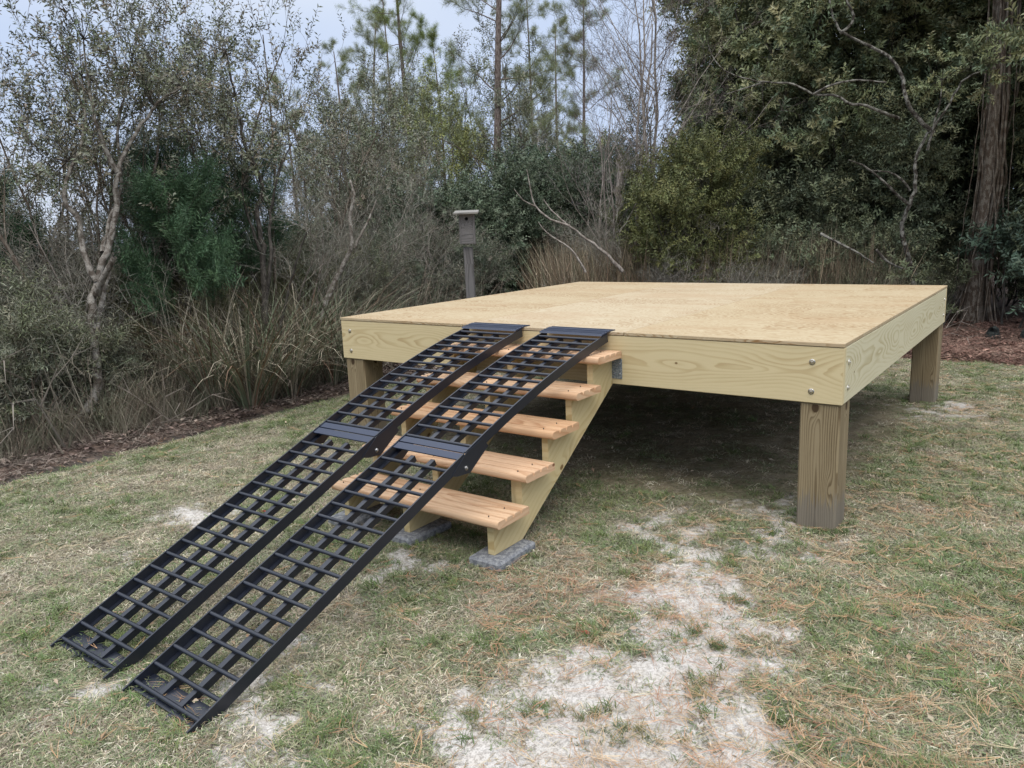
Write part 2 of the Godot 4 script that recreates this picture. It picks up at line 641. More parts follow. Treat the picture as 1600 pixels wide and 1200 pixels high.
func build_ground() -> void:
	sand_patches = [
		{poly = PackedVector2Array([Vector2(-0.77, 2.13), Vector2(-0.71, 2.35), Vector2(-0.32, 2.82), Vector2(0.54, 2.25), Vector2(0.36, 1.66), Vector2(0.10, 1.45), Vector2(0.12, 1.13), Vector2(-0.13, 0.85), Vector2(-0.33, 0.68), Vector2(-0.39, 0.37), Vector2(-0.65, 0.48), Vector2(-0.59, 0.80), Vector2(-0.65, 1.18), Vector2(-0.47, 1.26), Vector2(-0.43, 1.59), Vector2(-0.65, 1.62), Vector2(-0.70, 1.84)]), more = 0.07},
		{poly = PackedVector2Array([Vector2(-0.31, 0.41), Vector2(-0.42, -0.12), Vector2(-0.30, -0.30), Vector2(-0.16, 0.09), Vector2(0.04, 0.12), Vector2(-0.08, 0.36)]), gain = 0.9, more = 0.05},
		{poly = PackedVector2Array([Vector2(-3.41, 1.76), Vector2(-3.41, 1.56), Vector2(-3.14, 1.43), Vector2(-2.94, 1.52), Vector2(-3.11, 1.70)]), gain = 1.2, more = 0.07},
		{poly = PackedVector2Array([Vector2(-3.00, 2.26), Vector2(-3.05, 2.06), Vector2(-2.88, 2.04), Vector2(-2.82, 2.22)]), gain = 0.7},
		{poly = PackedVector2Array([Vector2(-1.56, 2.51), Vector2(-1.76, 2.07), Vector2(-1.46, 2.18), Vector2(-1.05, 2.49), Vector2(-0.82, 2.80), Vector2(-1.12, 2.99)]), gain = 0.6, more = 0.02},
		{poly = PackedVector2Array([Vector2(-2.01, 2.94), Vector2(-2.04, 2.82), Vector2(-1.87, 2.81), Vector2(-1.87, 2.94)]), gain = 0.7, more = 0.04},
		{poly = PackedVector2Array([Vector2(-1.76, 1.63), Vector2(-1.81, 1.22), Vector2(-1.51, 1.32), Vector2(-1.56, 1.66)]), gain = 0.6, more = 0.04},
		{poly = PackedVector2Array([Vector2(-0.07, -3.02), Vector2(0.01, -3.46), Vector2(0.30, -3.41), Vector2(0.30, -2.96), Vector2(0.07, -2.72)]), gain = 0.7},
		{poly = PackedVector2Array([Vector2(-0.99, 0.53), Vector2(-0.84, 0.13), Vector2(-0.59, 0.30), Vector2(-0.74, 0.58)]), gain = 0.6, more = 0.04},
	]
	for pt in sand_patches:
		var box := Rect2(pt.poly[0], Vector2.ZERO)
		for q in pt.poly:
			box = box.expand(q)
		pt.box = box.grow(0.6)
	var xs := PackedFloat32Array()
	var zs := PackedFloat32Array()
	for axis in 2:
		var lo := -6.6 if axis == 0 else -6.0
		var hi := 3.0 if axis == 0 else 4.0
		var list := []
		var step := 0.03
		var q := lo
		while q < hi:
			list.append(q)
			q += 0.03
		step = 0.04
		q = hi
		while q < 160.0:
			list.append(q)
			q += step
			step = minf(step * 1.18, 16.0)
		step = 0.04
		q = lo - step
		while q > -160.0:
			list.push_front(q)
			step = minf(step * 1.18, 16.0)
			q -= step
		if axis == 0:
			xs = PackedFloat32Array(list)
		else:
			zs = PackedFloat32Array(list)
	var b := MB.new()
	var nx := xs.size()
	for z in zs:
		for x in xs:
			b.v.append(Vector3(x, ground_y(x, z) if absf(x) < 30.0 and absf(z) < 30.0 else 0.0, z))
			b.c.append(ground_color(x, z))
			b.uv.append(Vector2(x, z) * 1.7)
	for r in zs.size() - 1:
		for k in nx - 1:
			var a := r * nx + k
			b.i.append_array([a, a + 1, a + nx, a + 1, a + nx + 1, a + nx])
	for r in zs.size():
		for k in nx:
			var l := b.v[r * nx + maxi(k - 1, 0)]
			var rr := b.v[r * nx + mini(k + 1, nx - 1)]
			var u := b.v[maxi(r - 1, 0) * nx + k]
			var d := b.v[mini(r + 1, zs.size() - 1) * nx + k]
			b.n.append((d - u).cross(rr - l).normalized())
	var m := textured(blotch_image(512, 5, 0.05, Color(0.86, 0.855, 0.85), Color(1, 1, 1), 0.35, 0.65, 0.20), 0.95)
	m.vertex_color_use_as_albedo = true
	m.metallic_specular = 0.2
	var o := part("ground", b.done(), m, self)
	tag(o, "worn sandy lawn with thin dry grass and a litter bed behind", "", "", "structure")

# ---------------------------------------------------------------- the platform

func build_platform() -> void:
	var o := thing("wooden_platform", "large square timber platform with plywood top on four thick posts", "platform", Vector3(-DECK_W * 0.5, 0, -DECK_D * 0.5))
	var hw := DECK_W * 0.5
	var hd := DECK_D * 0.5
	# three sheets of plywood side by side, a hair's gap between them
	var each := DECK_W / 3.0
	for k in 3:
		var sheet := board(Vector3(each - 0.005, PLY, DECK_D + 0.006), 0.002, 0, Vector2(0.37 * k, 0.21 * k), 2.5, 2.5)
		part("plywood_sheet", sheet, [M.ply, M.ply_pale, M.ply][k], o, Vector3(-hw + each * (k + 0.5), DECK_H - PLY * 0.5, 0))
	var fy := DECK_H - PLY - FASCIA * 0.5 - 0.003
	part("fascia_board", board(Vector3(DECK_W - 0.006, FASCIA, 0.038), 0.003, 0, Vector2(0.0, 0.0)), M.fascia, o, Vector3(0, fy, hd - 0.019))
	part("fascia_board", board(Vector3(DECK_W - 0.006, FASCIA, 0.038), 0.003, 0, Vector2(0.3, 0.0)), M.fascia, o, Vector3(0, fy, -hd + 0.019))
	for s in [-1, 1]:
		part("fascia_board", board(Vector3(0.038, FASCIA, DECK_D - 0.082), 0.003, 2, Vector2(0.45, 0.0)), M.fascia_side, o, Vector3(s * (hw - 0.022), fy, 0))
	var joist := board(Vector3(0.038, 0.235, DECK_D - 0.09), 0.002, 2)
	for k in 8:
		part("joist", joist, M.fascia, o, Vector3(-hw + 0.42 + k * 0.394, DECK_H - PLY - 0.122, 0))
	var tall := DECK_H - PLY - FASCIA - 0.004
	var post := board(Vector3(0.195, tall + 0.3, 0.195), 0.008, 1, Vector2(0, 0), 1.0, 0.2)
	var n := 0
	for s in [[1, 1], [-1, 1], [1, -1], [-1, -1]]:
		part("post", post, M.post, o, Vector3(s[0] * (hw - 0.012 - 0.0975), tall * 0.5 - 0.15, s[1] * (hd - 0.012 - 0.0975)), Vector3(0, 0.0 if n < 2 else PI * 0.5, 0))
		n += 1
	var head := dome_head(0.0125)
	for x in [hw - 0.152, -hw + 0.092]:
		for y in [DECK_H - 0.100, DECK_H - 0.250]:
			part("bolt", head, M.zinc, o, Vector3(x, y, hd - 0.0005))
	for z in [hd - 0.10, -hd + 0.13]:
		for y in [DECK_H - 0.105, DECK_H - 0.235]:
			part("bolt", head, M.zinc, o, Vector3(hw - 0.0035, y, z), Vector3(0, PI * 0.5, 0))

# ---------------------------------------------------------------- the stairs

const TREAD_Y := [0.242, 0.400, 0.560, 0.715, 0.872]
const TREAD_Z := [1.240, 0.998, 0.750, 0.509, 0.275]

func tread_profile(front: float, top: float, depth: float) -> PackedVector2Array:
	# rounded nose, three grooves in the top, four small feet beneath
	var p := PackedVector2Array()
	var r := 0.017
	for k in 7:
		var a := PI * 0.5 * k / 6.0
		p.append(Vector2(front - r + r * sin(a), top - 0.040 + r - r * cos(a)))
	for k in 7:
		var a := PI * 0.5 * k / 6.0
		p.append(Vector2(front - r + r * cos(a), top - r + r * sin(a)))
	for k in 3:
		var z := front - depth * (0.27 + 0.235 * k)
		for q in [[0.014, 0.0], [0.008, -0.003], [0.005, -0.009], [0.004, -0.015], [-0.004, -0.015], [-0.005, -0.009], [-0.008, -0.003], [-0.014, 0.0]]:
			p.append(Vector2(z + q[0], top + q[1]))
	p.append(Vector2(front - depth + 0.006, top))
	p.append(Vector2(front - depth, top - 0.006))
	p.append(Vector2(front - depth, top - 0.038))
	p.append(Vector2(front - depth + 0.004, top - 0.040))
	return p

func build_stairs() -> void:
	var o := thing("wooden_stairs", "five-tread open wooden stairs rising to the platform beneath the ramps", "stairs")
	var prof := PackedVector2Array([Vector2(1.190, 0.046)])
	for k in 5:
		prof.append(Vector2(TREAD_Z[k] - 0.050, TREAD_Y[k] - 0.041))
		prof.append(Vector2((TREAD_Z[k + 1] - 0.050) if k < 4 else 0.002, TREAD_Y[k] - 0.041))
	prof.append(Vector2(0.002, 0.668))
	prof.append(Vector2(0.955, 0.046))
	var slope := atan2(0.622, 0.953)
	for x in [-1.318, -1.878, -2.338]:
		part("stringer", prism(prof, x, x + 0.038, slope, Vector2(0.2 - x, 0.1 - x * 2.0)), M.stringer, o)
	part("cleat", board(Vector3(0.036, 0.15, 0.24), 0.002, 1, Vector2(0.3, 0.2)), M.stringer, o, Vector3(-1.338, 0.284, 0.815))
	var screw := dome_head(0.0032)
	for k in 5:
		var depth := 0.262 if k < 4 else 0.272
		part("tread", prism(tread_profile(TREAD_Z[k], TREAD_Y[k], depth), -2.372, -1.216, 0.0, Vector2(0.23 * k, 0.37 * k), 2.4, 0.30), [M.cedar, M.cedar_deep, M.cedar_pale][k * 2 % 3], o)
		for x in [-1.299, -1.859, -2.319]:
			for f in [0.16, 0.64]:
				part("screw", screw, M.screw, o, Vector3(x + 0.006 * (k % 2), TREAD_Y[k] - 0.0012, TREAD_Z[k] - depth * f), Vector3(-PI * 0.5, 0, 0))
	var b := part("bracket", board(Vector3(0.066, 0.118, 0.003), 0.001), M.galv, o, Vector3(-1.247, DECK_H - 0.216, 0.003))
	for k in 4:
		part("nail", dome_head(0.004), M.zinc, b, Vector3(-0.018 + 0.036 * (k % 2), -0.03 + 0.06 * (k / 2), 0.0012))
	var slab := board(Vector3(0.19, 0.048, 0.32), 0.010)
	for q in [[-1.299, 1.10, "front right foot of the stairs", 0.03], [-1.859, 1.10, "middle foot of the stairs", -0.05], [-2.319, 1.10, "left foot of the stairs behind the ramp", 0.04]]:
		var s := part("concrete_paver", slab, M.concrete, self, Vector3(q[0], 0.020, q[1]), Vector3(0, q[3], 0))
		s.name = numbered("concrete_paver")
		tag(s, "small grey concrete paver under the " + q[2], "paver", "pavers under the stair feet")

# ---------------------------------------------------------------- the ramps

func ramp_y(z: float) -> float:
	# the run of the ramp's top edge: an arched upper half, a straight lower half
	if z < 1.325:
		return DECK_H - 0.002 - 0.178 * z - 0.0835 * z * z
	return DECK_H - 0.385 - (z - 1.325) * 0.400

func rail_mesh(z0: float, z1: float, top: float, deep: float, width: float) -> ArrayMesh:
	# a bar that follows the run of the ramp, of rectangular section, its top that far below the run
	var b := MB.new()
	var steps := 14
	for k in steps + 1:
		var z := lerpf(z0, z1, float(k) / steps)
		var slope := (ramp_y(z + 0.01) - ramp_y(z - 0.01)) / 0.02
		if z0 < 1.325 and z > 1.31:
			slope = (ramp_y(z - 0.01) - ramp_y(z - 0.03)) / 0.02
		elif z0 > 1.3 and z < 1.34:
			slope = -0.4
		var n := Vector2(-slope, 1.0).normalized()
		var y := ramp_y(minf(z, 1.3249) if z0 < 1.325 else z)
		var low := clampf((y - 0.006) / n.y, top + 0.004, top + deep)
		for c in [[0, top], [width, top], [width, low], [0, low]]:
			b.v.append(Vector3(c[0], y - n.y * c[1], z - n.x * c[1]))
	for k in steps:
		for c in 4:
			var a := k * 4 + c
			var d := k * 4 + (c + 1) % 4
			b.i.append_array([a, a + 4, d, d, a + 4, d + 4])
	var e := steps * 4
	b.i.append_array([0, 1, 2, 0, 2, 3, e, e + 2, e + 1, e, e + 3, e + 2])
	return b.done()

func cross_plate(z0: float, z1: float, top: float, thick: float, w: float) -> ArrayMesh:
	# a flat plate across the ramp between two places along the run
	var p := Vector2(z0, ramp_y(z0) - top)
	var q := Vector2(z1, ramp_y(z1) - top)
	var n := Vector2(-(q - p).y, (q - p).x).normalized() * thick
	return prism(PackedVector2Array([p, q, q - n, p - n]), 0.0, w)

func build_ramp(label: String, right: float, turn: float) -> void:
	var w := 0.432
	var o := thing("folding_ramp", label, "ramp", Vector3(right - w, 0, 0), "folding ramps")
	o.rotation.y = turn
	var steel: Material = M.black
	for s in 2:
		var x := 0.0 if s == 0 else w - 0.007
		var up := part("side_rail", rail_mesh(0.03, 1.322, 0.0, 0.050, 0.007), steel, o, Vector3(x, 0, 0))
		part("flange", rail_mesh(0.04, 1.318, 0.040, 0.005, 0.022), steel, up, Vector3(0.0072 if s == 0 else -0.0222, 0, 0))
		var down := part("side_rail", rail_mesh(1.332, 2.765, 0.0, 0.050, 0.007), steel, o, Vector3(x, 0, 0))
		part("flange", rail_mesh(1.336, 2.640, 0.040, 0.005, 0.022), steel, down, Vector3(0.0072 if s == 0 else -0.0222, 0, 0))
	for x in [0.138, 0.266]:
		part("inner_rail", rail_mesh(0.09, 1.27, 0.019, 0.029, 0.025), steel, o, Vector3(x, 0, 0))
		part("inner_rail", rail_mesh(1.385, 2.765, 0.019, 0.029, 0.025), steel, o, Vector3(x, 0, 0))
	var tube := rod(w - 0.0165, 0.0085, 8)
	for k in 15:
		var z := 0.112 + 0.0825 * k
		if z < 1.275:
			part("rung", tube, steel, o, Vector3(0.0083, ramp_y(z) - 0.0105, z))
	for k in 17:
		var z := 2.715 - 0.0795 * k
		part("rung", tube, steel, o, Vector3(0.0083, ramp_y(z) - 0.0105, z))
	part("hinge_plate", cross_plate(1.285, 1.3225, 0.004, 0.006, w - 0.017), M.plate, o, Vector3(0.0085, 0, 0))
	part("hinge_plate", cross_plate(1.329, 1.370, 0.004, 0.006, w - 0.017), M.plate, o, Vector3(0.0085, 0, 0))
	# side gussets with the hinge bolt
	for s in 2:
		var x := -0.0045 if s == 0 else w + 0.0005
		var g := prism(PackedVector2Array([Vector2(1.20, ramp_y(1.20) - 0.012), Vector2(1.322, ramp_y(1.322) - 0.004), Vector2(1.425, ramp_y(1.325) - 0.086), Vector2(1.39, ramp_y(1.325) - 0.096), Vector2(1.30, ramp_y(1.325) - 0.102), Vector2(1.16, ramp_y(1.20) - 0.056)]), 0.0, 0.004)
		var gu := part("hinge_gusset", g, steel, o, Vector3(x, 0, 0))
		part("bolt", dome_head(0.0085), M.zinc, gu, Vector3(0.0045 if s == 1 else -0.0005, ramp_y(1.325) - 0.072, 1.328), Vector3(0, PI * 0.5 * (1 if s == 1 else -1), 0))
	# the lip that rests on the platform's edge
	var lip := prism(PackedVector2Array([Vector2(0.100, DECK_H - 0.014), Vector2(0.092, DECK_H - 0.006), Vector2(0.0, DECK_H + 0.008), Vector2(-0.030, DECK_H + 0.0075), Vector2(-0.062, DECK_H + 0.006), Vector2(-0.062, DECK_H + 0.001), Vector2(0.0, DECK_H + 0.001), Vector2(0.09, DECK_H - 0.014)]), 0.0, w)
	var lp := part("lip_plate", lip, M.plate, o)
	for k in 5:
		part("ridge", rod(w - 0.004, 0.0018, 6), M.plate, lp, Vector3(0.002, DECK_H + 0.0087 - 0.0148 * maxf(0.0, k - 1.2) * 0.2 - (0.0005 if k == 0 else 0.0), -0.035 + 0.029 * k))
	# the foot plate on the ground
	part("foot_plate", prism(PackedVector2Array([Vector2(2.645, 0.024), Vector2(2.735, 0.014), Vector2(2.735, 0.010), Vector2(2.645, 0.020)]), 0.0, w - 0.018), steel, o, Vector3(0.009, 0, 0))

# ---------------------------------------------------------------- the nest box

func build_nest_box() -> void:
	var o := thing("nest_box", "weathered grey wooden nest box on a square post behind the platform", "nest box", Vector3(-4.17, 0, -2.27))
	o.rotation.y = 0.62
	part("post", board(Vector3(0.092, 1.52, 0.092), 0.004, 1, Vector2(0.1, 0.3), 1.5, 0.25), M.grey_wood, o, Vector3(0, 0.66, 0), Vector3(0, 0, 0.012))
	var bx := Vector3(-0.006, 1.60, 0.0)
	part("side_panel", board(Vector3(0.018, 0.30, 0.14), 0.002, 1, Vector2(0.3, 0.1), 1.5, 0.25), M.grey_wood, o, bx + Vector3(-0.068, 0, 0.02))
	part("side_panel", board(Vector3(0.018, 0.30, 0.14), 0.002, 1, Vector2(0.5, 0.1), 1.5, 0.25), M.grey_wood, o, bx + Vector3(0.068, 0, 0.02))
	part("back_panel", board(Vector3(0.117, 0.30, 0.018), 0.002, 1, Vector2(0.1, 0.4), 1.5, 0.25), M.grey_wood, o, bx + Vector3(0, 0, -0.04))
	part("floor_panel", board(Vector3(0.117, 0.018, 0.118), 0.002), M.grey_wood, o, bx + Vector3(0, -0.141, 0.03))
	# the front, with a round hole cut through it
	var cut := CSGCombiner3D.new()
	cut.name = "front_panel"
	o.add_child(cut, true)
	cut.position = bx + Vector3(0, 0.045, 0.082)
	var face := CSGBox3D.new()
	face.name = "board"
	face.size = Vector3(0.117, 0.20, 0.018)
	face.material = M.grey_wood
	cut.add_child(face)
	var hole := CSGCylinder3D.new()
	hole.name = "entrance_hole"
	hole.radius = 0.017
	hole.height = 0.06
	hole.sides = 20
	hole.operation = CSGShape3D.OPERATION_SUBTRACTION
	hole.rotation.x = PI * 0.5
	hole.position.y = 0.055
	hole.material = M.grey_wood
	cut.add_child(hole)
	part("lower_front_panel", board(Vector3(0.119, 0.088, 0.02), 0.002, 0, Vector2(0.4, 0.1), 1.5, 0.25), M.grey_wood, o, bx + Vector3(0, -0.103, 0.086))
	part("roof", board(Vector3(0.245, 0.02, 0.25), 0.003, 0, Vector2(0.2, 0.6), 1.5, 0.25), M.pale_grey_wood, o, bx + Vector3(0, 0.166, 0.05), Vector3(0.10, 0, 0))

# ---------------------------------------------------------------- turf, needles, litter

func tuft_mesh(count: int, radius: float, l: float, w: float, flat: float) -> ArrayMesh:
	var b := MB.new()
	for k in count:
		var a := rng.randf() * TAU
		var r := radius * sqrt(rng.randf())
		var p := Vector3(cos(a) * r, -0.004, sin(a) * r)
		var t := rng.randf() * TAU
		var rise := lerpf(rng.randf_range(0.5, 1.0), rng.randf_range(0.05, 0.35), flat)
		var d := Vector3(cos(t) * (1.0 - rise * 0.6), rise, sin(t) * (1.0 - rise * 0.6)).normalized()
		var ln := l * rng.randf_range(0.5, 1.2)
		var s := d.cross(Vector3.UP + rand_dir() * 0.4).normalized() * w * rng.randf_range(0.6, 1.1)
		var mid := p + d * ln * 0.55
		var tip := p + d * ln + Vector3(0, -ln * 0.25, 0)
		var g := rng.randf_range(0.65, 1.35)
		var cc := Color(g * rng.randf_range(0.95, 1.1), g, g * rng.randf_range(0.85, 1.1))
		var i0 := b.v.size()
		b.v.append_array([p + s, p - s, mid + s * 0.8, mid - s * 0.8, tip])
		b.c.append_array([cc, cc, cc, cc, cc])
		b.i.append_array([i0, i0 + 2, i0 + 1, i0 + 1, i0 + 2, i0 + 3, i0 + 2, i0 + 4, i0 + 3])
	return b.done()

func needle_mesh(count: int, l: float) -> ArrayMesh:
	# fallen pine needles in loose bundles of three
	var b := MB.new()
	for k in count:
		var a := rng.randf() * TAU
		var p := Vector3(rng.randf_range(-0.12, 0.12), rng.randf_range(0.004, 0.022), rng.randf_range(-0.12, 0.12))
		for j in 3:
			var t := a + rng.randf_range(-0.16, 0.16)
			var d := Vector3(cos(t), rng.randf_range(-0.04, 0.05), sin(t))
			var s := Vector3(-sin(t), 0.3, cos(t)) * 0.0006
			var bend := Vector3(-sin(t), 0, cos(t)) * rng.randf_range(-0.12, 0.12) * l
			var ln := l * rng.randf_range(0.7, 1.1)
			var g := rng.randf_range(0.7, 1.3)
			var cc := Color(g, g * rng.randf_range(0.9, 1.05), g)
			var i0 := b.v.size()
			var m := p + d * ln * 0.5 + bend
			b.v.append_array([p + s, p - s, m + s, m - s, p + d * ln])
			b.c.append_array([cc, cc, cc, cc, cc])
			b.i.append_array([i0, i0 + 2, i0 + 1, i0 + 1, i0 + 2, i0 + 3, i0 + 2, i0 + 4, i0 + 3])
	return b.done()

func litter_mesh(count: int, radius: float) -> ArrayMesh:
	# curled dead leaves and bits of stalk
	var b := MB.new()
	for k in count:
		var a := rng.randf() * TAU
		var r := radius * sqrt(rng.randf())
		var p := Vector3(cos(a) * r, rng.randf_range(0.0, 0.025), sin(a) * r)
		var t := rng.randf() * TAU
		var g := rng.randf_range(0.5, 1.5)
		if rng.randf() < 0.22:
			leaf(b, p, Vector3(cos(t), rng.randf_range(-0.2, 0.5), sin(t)).normalized(), (Vector3.UP + rand_dir() * 0.5).normalized(), rng.randf_range(0.03, 0.06), rng.randf_range(0.012, 0.025), Color(g, g * 0.95, g * 0.95))
		else:
			var d := Vector3(cos(t), rng.randf_range(-0.1, 0.25), sin(t)) * rng.randf_range(0.06, 0.16)
			var s := Vector3(-sin(t), 0, cos(t)) * 0.0018
			b.tri(p + s, p + d, p - s, Color(g, g, g))
	return b.done()

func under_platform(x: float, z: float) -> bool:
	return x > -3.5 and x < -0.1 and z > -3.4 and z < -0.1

func build_turf() -> void:
	rng.seed = 901
	var dry := Plant.new()
	var live := Plant.new()
	var tall := Plant.new()
	var eye := Vector2(0.886, 3.926)
	var tries := 0
	while tries < 190000:
		tries += 1
		# spread over the wedge of lawn before the camera, denser near it
		var d := 1.7 + 9.3 * pow(rng.randf(), 1.25)
		var a := deg_to_rad(rng.randf_range(-12.0, 84.0))
		var x := eye.x - sin(a) * d
		var z := eye.y - cos(a) * d
		var b := bed(x, z)
		if b > -0.02 + 0.1 * rng.randf_range(-1, 1):
			continue
		var s := sand(x, z)
		if rng.randf() < s * 0.97:
			continue
		var g := green(x, z)
		var y := ground_y(x, z)
		var up := (Vector3.UP + rand_dir() * 0.12).normalized()
		var roll := rng.randf() * TAU
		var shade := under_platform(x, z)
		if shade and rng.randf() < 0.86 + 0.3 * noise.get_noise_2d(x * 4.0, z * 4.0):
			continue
		var pick := rng.randf()
		if pick < 0.54 - 0.26 * g:
			dry.spray(Vector3(x, y, z), up, roll, rng.randf_range(0.7, 1.25), tint([Color(0.41, 0.365, 0.27), Color(0.32, 0.28, 0.205), Color(0.50, 0.455, 0.36), Color(0.235, 0.20, 0.145)], 0.42))
		elif rng.randf() < 0.30 + 0.6 * g:
			live.spray(Vector3(x, y, z), up, roll, rng.randf_range(0.65, 1.2), tint([Color(0.165, 0.205, 0.10), Color(0.215, 0.24, 0.135), Color(0.12, 0.17, 0.075), Color(0.25, 0.25, 0.155)], 0.35))
		if g > 0.55 and rng.randf() < 0.05:
			tall.spray(Vector3(x, y, z), up, roll, rng.randf_range(0.6, 1.2), tint([Color(0.115, 0.17, 0.055), Color(0.16, 0.20, 0.075)]))
	# green tufts standing in the sand
	for q in [Vector2(-0.05, 1.61), Vector2(-0.10, 1.96), Vector2(-0.36, 0.62), Vector2(-0.17, 0.95), Vector2(-0.66, 1.00), Vector2(-1.21, 1.04), Vector2(-0.25, 0.15), Vector2(-0.02, 0.01), Vector2(-0.11, 1.33), Vector2(-0.61, 1.51), Vector2(-1.00, 1.90), Vector2(-0.86, 1.80), Vector2(0.22, 1.64), Vector2(-0.22, 1.29), Vector2(-0.27, 1.97), Vector2(-0.44, 2.02), Vector2(-0.60, 2.20)]:
		for k in 9:
			var x: float = q.x + rng.randfn() * 0.045
			var z: float = q.y + rng.randfn() * 0.035
			tall.spray(Vector3(x, ground_y(x, z), z), (Vector3.UP + rand_dir() * 0.2).normalized(), rng.randf() * TAU, rng.randf_range(0.5, 1.0), tint([Color(0.12, 0.16, 0.06), Color(0.19, 0.19, 0.09), Color(0.10, 0.15, 0.05)]))
	for q in [Vector3(-0.11, 0.12, -0.11), Vector3(-3.49, 0.12, -0.11), Vector3(-0.11, 0.12, -3.37), Vector3(-1.30, 0.15, 1.10), Vector3(-1.86, 0.15, 1.10)]:
		for k in 34:
			var an := rng.randf() * TAU
			var rr: float = q.y + rng.randf_range(0.0, 0.05)
			var x: float = q.x + clampf(cos(an) * 1.5, -1.0, 1.0) * rr
			var z: float = q.z + clampf(sin(an) * 1.5, -1.0, 1.0) * rr
			tall.spray(Vector3(x, ground_y(x, z), z), (Vector3.UP + rand_dir() * 0.25).normalized(), rng.randf() * TAU, rng.randf_range(0.35, 0.85), tint([Color(0.12, 0.17, 0.06), Color(0.20, 0.20, 0.11), Color(0.10, 0.155, 0.055)]))
	rng.seed = 31
	scatter("dry_grass", "thatch of short tan dead grass over the lawn", dry, tuft_mesh(26, 0.055, 0.055, 0.0017, 0.85), N.turf)
	scatter("green_grass", "short thin green grass growing through the lawn's thatch", live, tuft_mesh(22, 0.050, 0.045, 0.0016, 0.45), N.turf)
	scatter("grass_tufts", "fresh green grass blades standing in small tufts", tall, tuft_mesh(22, 0.030, 0.075, 0.0017, 0.15), N.turf)
	# pine needles: thick on the right and round the sand, thin elsewhere
	rng.seed = 77
	var tan_needles := Plant.new()
	var red_needles := Plant.new()
	for k in 30000:
		var d := 1.7 + 9.0 * pow(rng.randf(), 1.1)
		var a := deg_to_rad(rng.randf_range(-12.0, 84.0))
		var x := eye.x - sin(a) * d
		var z := eye.y - cos(a) * d
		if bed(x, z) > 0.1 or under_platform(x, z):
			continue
		var want := 0.04 + 0.25 * smoothstep(-1.1, 0.35, x) + 0.22 * exp(-(pow(x + 0.75, 2) + pow(z - 1.2, 2)) / 0.25)
		want *= 0.35 + 1.3 * smoothstep(-0.25, 0.35, noise.get_noise_2d(x * 3.5 + 60.0, z * 3.5))
		if rng.randf() > want:
			continue
		var up := (Vector3.UP + rand_dir() * 0.07).normalized()
		var near_sand := rng.randf() < 0.75 * exp(-(pow(x + 0.75, 2) + pow(z - 1.3, 2)) / 0.45) + 0.13
		if near_sand:
			red_needles.spray(Vector3(x, ground_y(x, z) + 0.008, z), up, rng.randf() * TAU, rng.randf_range(0.7, 1.2), tint([Color(0.33, 0.17, 0.10), Color(0.38, 0.22, 0.13)]))
		else:
			tan_needles.spray(Vector3(x, ground_y(x, z) + 0.008, z), up, rng.randf() * TAU, rng.randf_range(0.7, 1.25), tint([Color(0.44, 0.285, 0.155), Color(0.38, 0.235, 0.125), Color(0.47, 0.365, 0.23)]))
	scatter("tan_pine_needles", "fallen tan pine needles lying on the grass", tan_needles, needle_mesh(4, 0.115), N.turf)
	scatter("red_pine_needles", "fallen reddish pine needles round the sandy patch", red_needles, needle_mesh(4, 0.105), N.turf)
	# litter under the thicket
	rng.seed = 78
	var lit := Plant.new()
	for k in 26000:
		var x := rng.randf_range(-9.0, 3.5)
		var z := rng.randf_range(-11.0, 3.5)
		var b := bed(x, z)
		if b < (0.17 if x < -4.0 else 0.03) + 0.06 * rng.randf() or b > 3.8 or (b > 1.6 and rng.randf() < 0.5):
			continue
		lit.spray(Vector3(x, ground_y(x, z), z), (Vector3.UP + rand_dir() * 0.2).normalized(), rng.randf() * TAU, rng.randf_range(0.8, 1.6), tint([Color(0.25, 0.20, 0.165), Color(0.19, 0.145, 0.12), Color(0.31, 0.26, 0.215), Color(0.15, 0.115, 0.10)] if x < -3.0 else [Color(0.26, 0.155, 0.12), Color(0.19, 0.11, 0.085), Color(0.32, 0.215, 0.165), Color(0.15, 0.09, 0.07)], 0.35))
	scatter("leaf_litter", "brown pine straw and dead leaves under the thicket", lit, litter_mesh(40, 0.11), N.turf)
	# scattered pale dead leaves and a few red ones on the lawn
	var bits := Plant.new()
	for k in 420:
		var d := 2.0 + 7.0 * rng.randf()
		var a := deg_to_rad(rng.randf_range(-8.0, 80.0))
		var x := eye.x - sin(a) * d
		var z := eye.y - cos(a) * d
		if bed(x, z) > 0.0:
			continue
		var c := tint([Color(0.36, 0.30, 0.22), Color(0.26, 0.17, 0.10), Color(0.30, 0.22, 0.15)])
		if rng.randf() < 0.03:
			c = Color(0.30, 0.035, 0.03)
		bits.spray(Vector3(x, ground_y(x, z) + 0.018, z), (Vector3.UP + rand_dir() * 0.5).normalized(), rng.randf() * TAU, rng.randf_range(0.5, 1.1), c)
	var lb := MB.new()
	leaf(lb, Vector3(-0.02, 0, 0), Vector3(1, 0.1, 0).normalized(), Vector3.UP, 0.042, 0.02, Color(1, 1, 1))
	scatter("fallen_leaves", "small fallen leaves dotted over the lawn", bits, lb.done(), N.turf)

# ---------------------------------------------------------------- the thicket

